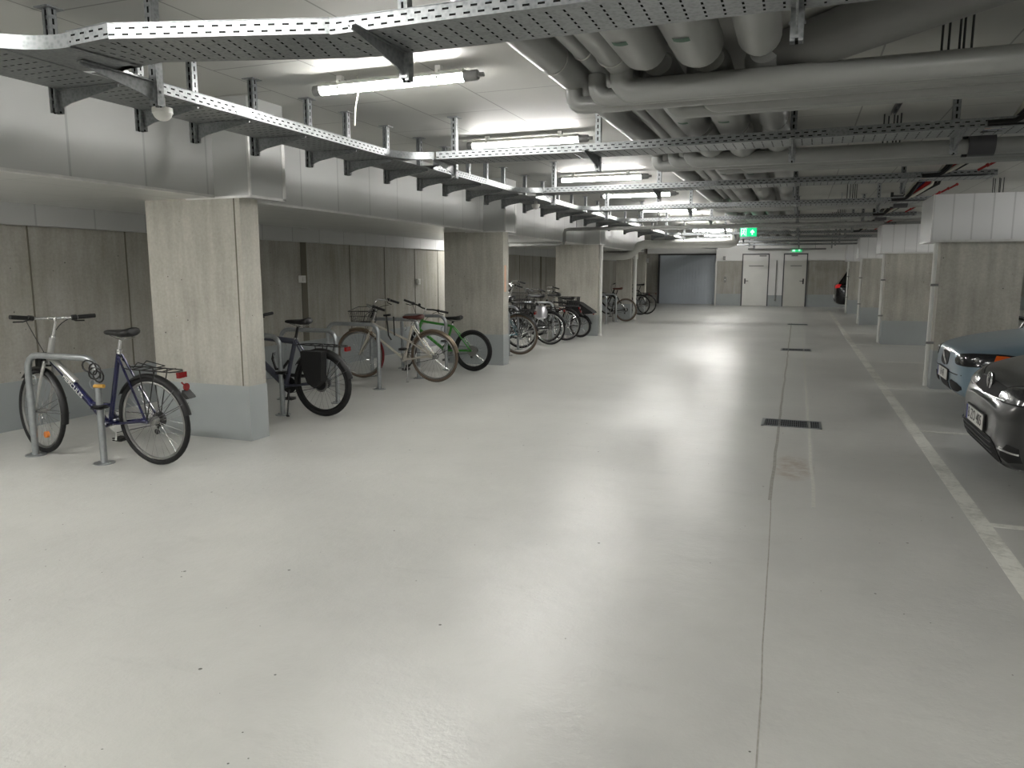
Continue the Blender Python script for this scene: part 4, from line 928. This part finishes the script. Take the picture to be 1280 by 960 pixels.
    # surface patches projected on to the body
    def patch(nm, cols, m, d=(1,0,0), org=None, off=.006, parent=t, thick=.02, nv=7):
        d = Vector(d).normalized(); P = []; mb = MB(); up = V(0,0,1); side = d.cross(up).normalized()*-1
        # cols: list of (lateral, z bottom, z top), lateral measured along side axis through org
        org = Vector(org) if org else V(-1.5,0,0)
        rows = []
        for (u, a, b_) in cols:
            c_ = []
            for j in range(nv):
                z = a+(b_-a)*j/(nv-1); o_ = V(org.x, org.y, 0)+side*u; o_.z = z
                h = bvh.ray_cast(o_, d)
                c_.append((h[0]-d*off) if h[0] is not None else None)
            rows.append(c_)
        rows = [r_ for r_ in rows if all(p is not None for p in r_)]
        if len(rows) < 2: print('patch failed', nm, len(rows)); return None
        k = nv; n = len(rows); fv = [p for r_ in rows for p in r_]; bv = [p+d*thick for p in fv]
        ff = [(i*k+j, i*k+j+1, (i+1)*k+j+1, (i+1)*k+j) for i in range(n-1) for j in range(k-1)]
        gg = [tuple(n*k+q for q in f) for f in ff]
        bd = [i*k for i in range(n)]+[(n-1)*k+j for j in range(1,k)]+[i*k+k-1 for i in range(n-2,-1,-1)]+[j for j in range(k-2,0,-1)]
        side_f = [(bd[i], bd[(i+1)%len(bd)], n*k+bd[(i+1)%len(bd)], n*k+bd[i]) for i in range(len(bd))]
        return mb.add(fv+bv, ff+gg+side_f).build(nm, m, parent, 50)
    extras(t, patch, bvh)
    return t
def lin_cols(pts, n=14):
    out = []
    for i in range(n+1):
        u = pts[0][0]+(pts[-1][0]-pts[0][0])*i/n
        for (a, b) in zip(pts, pts[1:]):
            lo, hi = min(a[0], b[0]), max(a[0], b[0])
            if lo-1e-6 <= u <= hi+1e-6:
                f = (u-a[0])/(b[0]-a[0]); out.append((u, a[1]+(b[1]-a[1])*f, a[2]+(b[2]-a[2])*f)); break
    return out
def plate(t, x, y, z, txt, tilt=0):
    p = thing('number_plate', '', 'plate'); 
    for k_ in ('label','category'): del p[k_]
    bpy.data.objects.remove(p)
    q = box((x-.012, y-.265, z-.06), (x, y+.265, z+.06)).build('number_plate_holder', M_BLACK, t)
    box((x-.017, y-.255, z-.052), (x-.011, y+.255, z+.052)).build('number_plate', M_PLATE, q)
    box((x-.019, y+.215, z-.052), (x-.016, y+.255, z+.052)).build('plate_band', M_PBLUE, q)
    text_on(txt, .105, 'plate_lettering', M_BLACK, q, Matrix.Translation((x-.018, y-.015, z)) @ Matrix(((0,0,-1,0),(-1,0,0,0),(0,1,0,0),(0,0,0,1))))
# pale blue car
M_CARB = paint('pale_blue_metallic', (.47,.55,.60), .25, .3)
st_b = [(-.02,.42,.36,.46,.50,.52),(.0,.62,.24,.46,.60,.63),(.06,.74,.19,.45,.645,.69),(.2,.83,.17,.46,.68,.745),(.45,.875,.16,.48,.72,.80),(.9,.90,.16,.50,.78,.87),(1.35,.91,.17,.52,.83,.92),(2.3,.92,.17,.52,.87,.90),(3.3,.92,.18,.54,.90,.93),(4.0,.90,.20,.58,.91,.97),(4.4,.84,.24,.6,.90,.95),(4.55,.72,.30,.6,.85,.88),(4.58,.5,.4,.6,.75,.78)]
def ex_b(t, patch, bvh):
    patch('upper_grille', lin_cols([(-.19,.50,.57),(-.15,.47,.60),(0,.455,.61),(.15,.47,.60),(.19,.50,.57)]), M_GRILLE)
    g = patch('grille_surround', lin_cols([(-.205,.60,.61),(-.15,.605,.622),(0,.61,.628),(.15,.605,.622),(.205,.60,.61)]), M_CHROME, off=.012)
    patch('grille_bar', lin_cols([(-.14,.47,.50),(.14,.57,.60)]), M_CHROME, off=.014, nv=3)
    patch('lower_grille', lin_cols([(-.22,.22,.30),(0,.21,.31),(.22,.22,.30)]), M_GRILLE)
    for s in (-1, 1):
        patch('fog_intake', lin_cols([(s*.34,.27,.33),(s*.40,.24,.35),(s*.58,.25,.34),(s*.66,.28,.31)]), M_GRILLE)
        d = (1, -s*.75, 0)
        org = (-1.2, s*1.68, 0)
        lensc = [(-.24*s,.545,.585),(-.19*s,.53,.615),(-.02*s,.525,.635),(.20*s,.54,.645),(.30*s,.565,.635)]
        h = patch('headlamp_surround', lin_cols([(a, b-.012, c+.010) for a, b, c in lensc]), M_GRILLE, d, org, .004)
        patch('headlamp', lin_cols(lensc), M_LENS, d, org, .008)
        patch('indicator', lin_cols([(.19*s,.545,.640),(.25*s,.555,.638),(.29*s,.570,.63)]), M_AMBER, d, org, .012)
        for u in (-.10*s, .06*s):
            o_ = V(*org)+V(*d).normalized().cross(V(0,0,1))*-1*u; h_ = bvh.ray_cast(V(o_.x,o_.y,.59), V(*d).normalized())
            if h_[0] is not None: MB().ball(tuple(h_[0]-V(*d).normalized()*.002), .026, 12).build('lamp_projector', M_CHROME, t)
    patch('bumper_crease', lin_cols([(-.66,.415,.425),(0,.405,.413),(.66,.415,.425)]), M_GRILLE, off=.002, thick=.01, nv=3)
    h = bvh.ray_cast(V(-1.5,0,.39), V(1,0,0)); plate(t, (h[0].x if h[0] is not None else 0)-.002, 0, .375, 'H 47')
BY = 9.0; BNX = 1.49
car('blue_car', 'pale blue car parked nose first towards the aisle beside the second pillar', (BNX, BY, 0), 0, st_b, (1.35,2.15,3.3,3.95,.74,.60,.90,1.38), M_CARB, (.92, 3.55), .325, .90, ex_b)
# dark hatchback
M_CARD = paint('dark_grey_metallic', (.19,.19,.19), .15, .3)
st_d = [(-.02,.40,.34,.46,.55,.58),(.0,.58,.23,.42,.50,.53),(.045,.72,.17,.44,.60,.635),(.10,.78,.16,.45,.67,.71),(.2,.83,.155,.46,.72,.77),(.4,.87,.15,.50,.77,.85),(.85,.89,.15,.52,.83,.93),(1.2,.895,.16,.54,.87,.98),(2.2,.90,.17,.55,.92,.95),(3.2,.90,.18,.56,.94,.97),(3.8,.88,.20,.58,.95,1.0),(4.12,.84,.24,.6,.94,1.0),(4.24,.76,.3,.6,.88,.92),(4.26,.5,.42,.6,.75,.8)]
def ex_d(t, patch, bvh):
    patch('upper_grille', lin_cols([(-.52,.60,.655),(-.3,.585,.665),(0,.57,.67),(.3,.585,.665),(.52,.60,.655)]), M_GRILLE, off=.005)
    patch('grille_strip', lin_cols([(-.5,.592,.599),(0,.572,.579),(.5,.592,.599)]), M_CHROME, off=.014, nv=3)
    patch('lower_grille', lin_cols([(-.56,.20,.235),(-.45,.19,.33),(0,.185,.34),(.45,.19,.33),(.56,.20,.235)]), M_GRILLE, off=.006)
    for z in (.23,.265,.30): patch('grille_bar', lin_cols([(-.44,z,z+.008),(.44,z,z+.008)]), M_FRAME, off=.012, nv=3)
    patch('lip_strip', lin_cols([(-.70,.178,.19),(0,.168,.18),(.70,.178,.19)]), M_CHROME, off=.012, nv=3)
    for s in (-1, 1):
        patch('side_intake', lin_cols([(s*.58,.24,.27),(s*.66,.22,.34),(s*.74,.24,.33)]), M_GRILLE)
        patch('intake_fin', lin_cols([(s*.56,.29,.302),(s*.74,.285,.297)]), M_CHROME, off=.014, nv=3)
        d = (1,-s*.75,0); org = (-1.2,s*1.68,0); lc = [(-.34*s,.60,.635),(-.26*s,.585,.67),(.0*s,.60,.715),(.12*s,.63,.73)]
        patch('headlamp_surround', lin_cols([(a,b-.01,c+.01) for a,b,c in lc]), M_GRILLE, d, org, .003); patch('headlamp', lin_cols(lc), M_LENS, d, org, .008)
    h = bvh.ray_cast(V(-1.5,0,.655), V(1,0,0)); x = h[0].x if h[0] is not None else 0
    e = MB().cyl((x-.022,0,.66),(x-.002,0,.66), .062, 28).build('round_emblem', M_GRILLE, t)
    q = MB()
    for i in range(28):
        a, b = 2*PI*i/28, 2*PI*(i+1)/28; q.tube([(x-.024,.060*math.cos(a),.66+.060*math.sin(a)),(x-.024,.060*math.cos(b),.66+.060*math.sin(b))], .006, 5)
    q.tube([(x-.025,-.026,.712),(x-.025,0,.669),(x-.025,.026,.712)], .005, 5).tube([(x-.025,-.048,.690),(x-.025,-.022,.612),(x-.025,0,.655),(x-.025,.022,.612),(x-.025,.048,.690)], .005, 5)
    q.build('emblem_ring', M_CHROME, e)
    h = bvh.ray_cast(V(-1.5,0,.42), V(1,0,0)); plate(t, (h[0].x if h[0] is not None else 0)-.002, 0, .40, 'B ZO 405')
car('dark_hatchback', 'dark grey hatchback at the right picture edge, nose towards the aisle', (1.25, 6.12, 0), 0, st_d, (1.15,1.95,3.6,4.05,.76,.62,.96,1.45), M_CARD, (.86, 3.5), .32, .885, ex_d)
# far dark car, its tail towards the aisle
M_CARK = paint('black_metallic', (.09,.09,.095), .4, .25)
st_k = [(-.02,.5,.45,.62,.80,.85),(.0,.70,.32,.60,.92,.98),(.06,.80,.27,.60,.96,1.02),(.2,.87,.24,.60,.98,1.04),(.6,.90,.22,.6,.99,1.04),(1.4,.91,.2,.6,.98,1.03),(2.6,.91,.2,.58,.96,1.0),(3.4,.90,.2,.56,.94,1.0),(3.9,.87,.2,.54,.86,.92),(4.2,.80,.24,.5,.76,.82),(4.32,.66,.3,.5,.68,.72),(4.36,.4,.42,.5,.6,.64)]
def ex_k(t, patch, bvh):
    for s in (-1, 1):
        patch('tail_lamp', lin_cols([(-.28*s,.84,.95),(-.1*s,.83,.98),(.1*s,.86,.97)]), M_REDL, (1,-s*.75,0), (-1.2,s*1.68,0), .008)
    patch('bumper_strip', lin_cols([(-.6,.36,.42),(.6,.36,.42)]), M_FRAME, off=.01); patch('rear_window', lin_cols([(-.5,1.0,1.01),(.5,1.0,1.01)]), M_GLASS) if False else None
    h = bvh.ray_cast(V(-1.5,0,.52), V(1,0,0)); q = box((h[0].x-.015,-.26,.48),(h[0].x,.26,.59)).build('number_plate', M_PLATE, t)
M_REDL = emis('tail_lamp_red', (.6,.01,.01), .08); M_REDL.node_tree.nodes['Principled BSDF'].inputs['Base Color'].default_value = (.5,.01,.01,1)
car('dark_suv', 'black car far down the hall, tail towards the aisle', (1.22, 30.6, 0), 0, st_k, (.10,.45,2.2,3.0,.76,.64,1.0,1.62), M_CARK, (.80, 3.45), .345, .90, ex_k)

# ------------------------------------------------------------------ world, colour management
w = bpy.data.worlds.new('world'); bpy.context.scene.world = w; w.use_nodes = True
w.node_tree.nodes['Background'].inputs[0].default_value = (.5,.52,.55,1); w.node_tree.nodes['Background'].inputs[1].default_value = .02
sc = bpy.context.scene
sc.view_settings.view_transform = 'Standard'; sc.view_settings.look = 'None'; sc.view_settings.gamma = 1; sc.view_settings.use_curve_mapping = False
sc.view_settings.exposure = 1.8
sc.cycles.use_denoising = True; sc.cycles.max_bounces = 12; sc.cycles.diffuse_bounces = 5; sc.cycles.transparent_max_bounces = 12
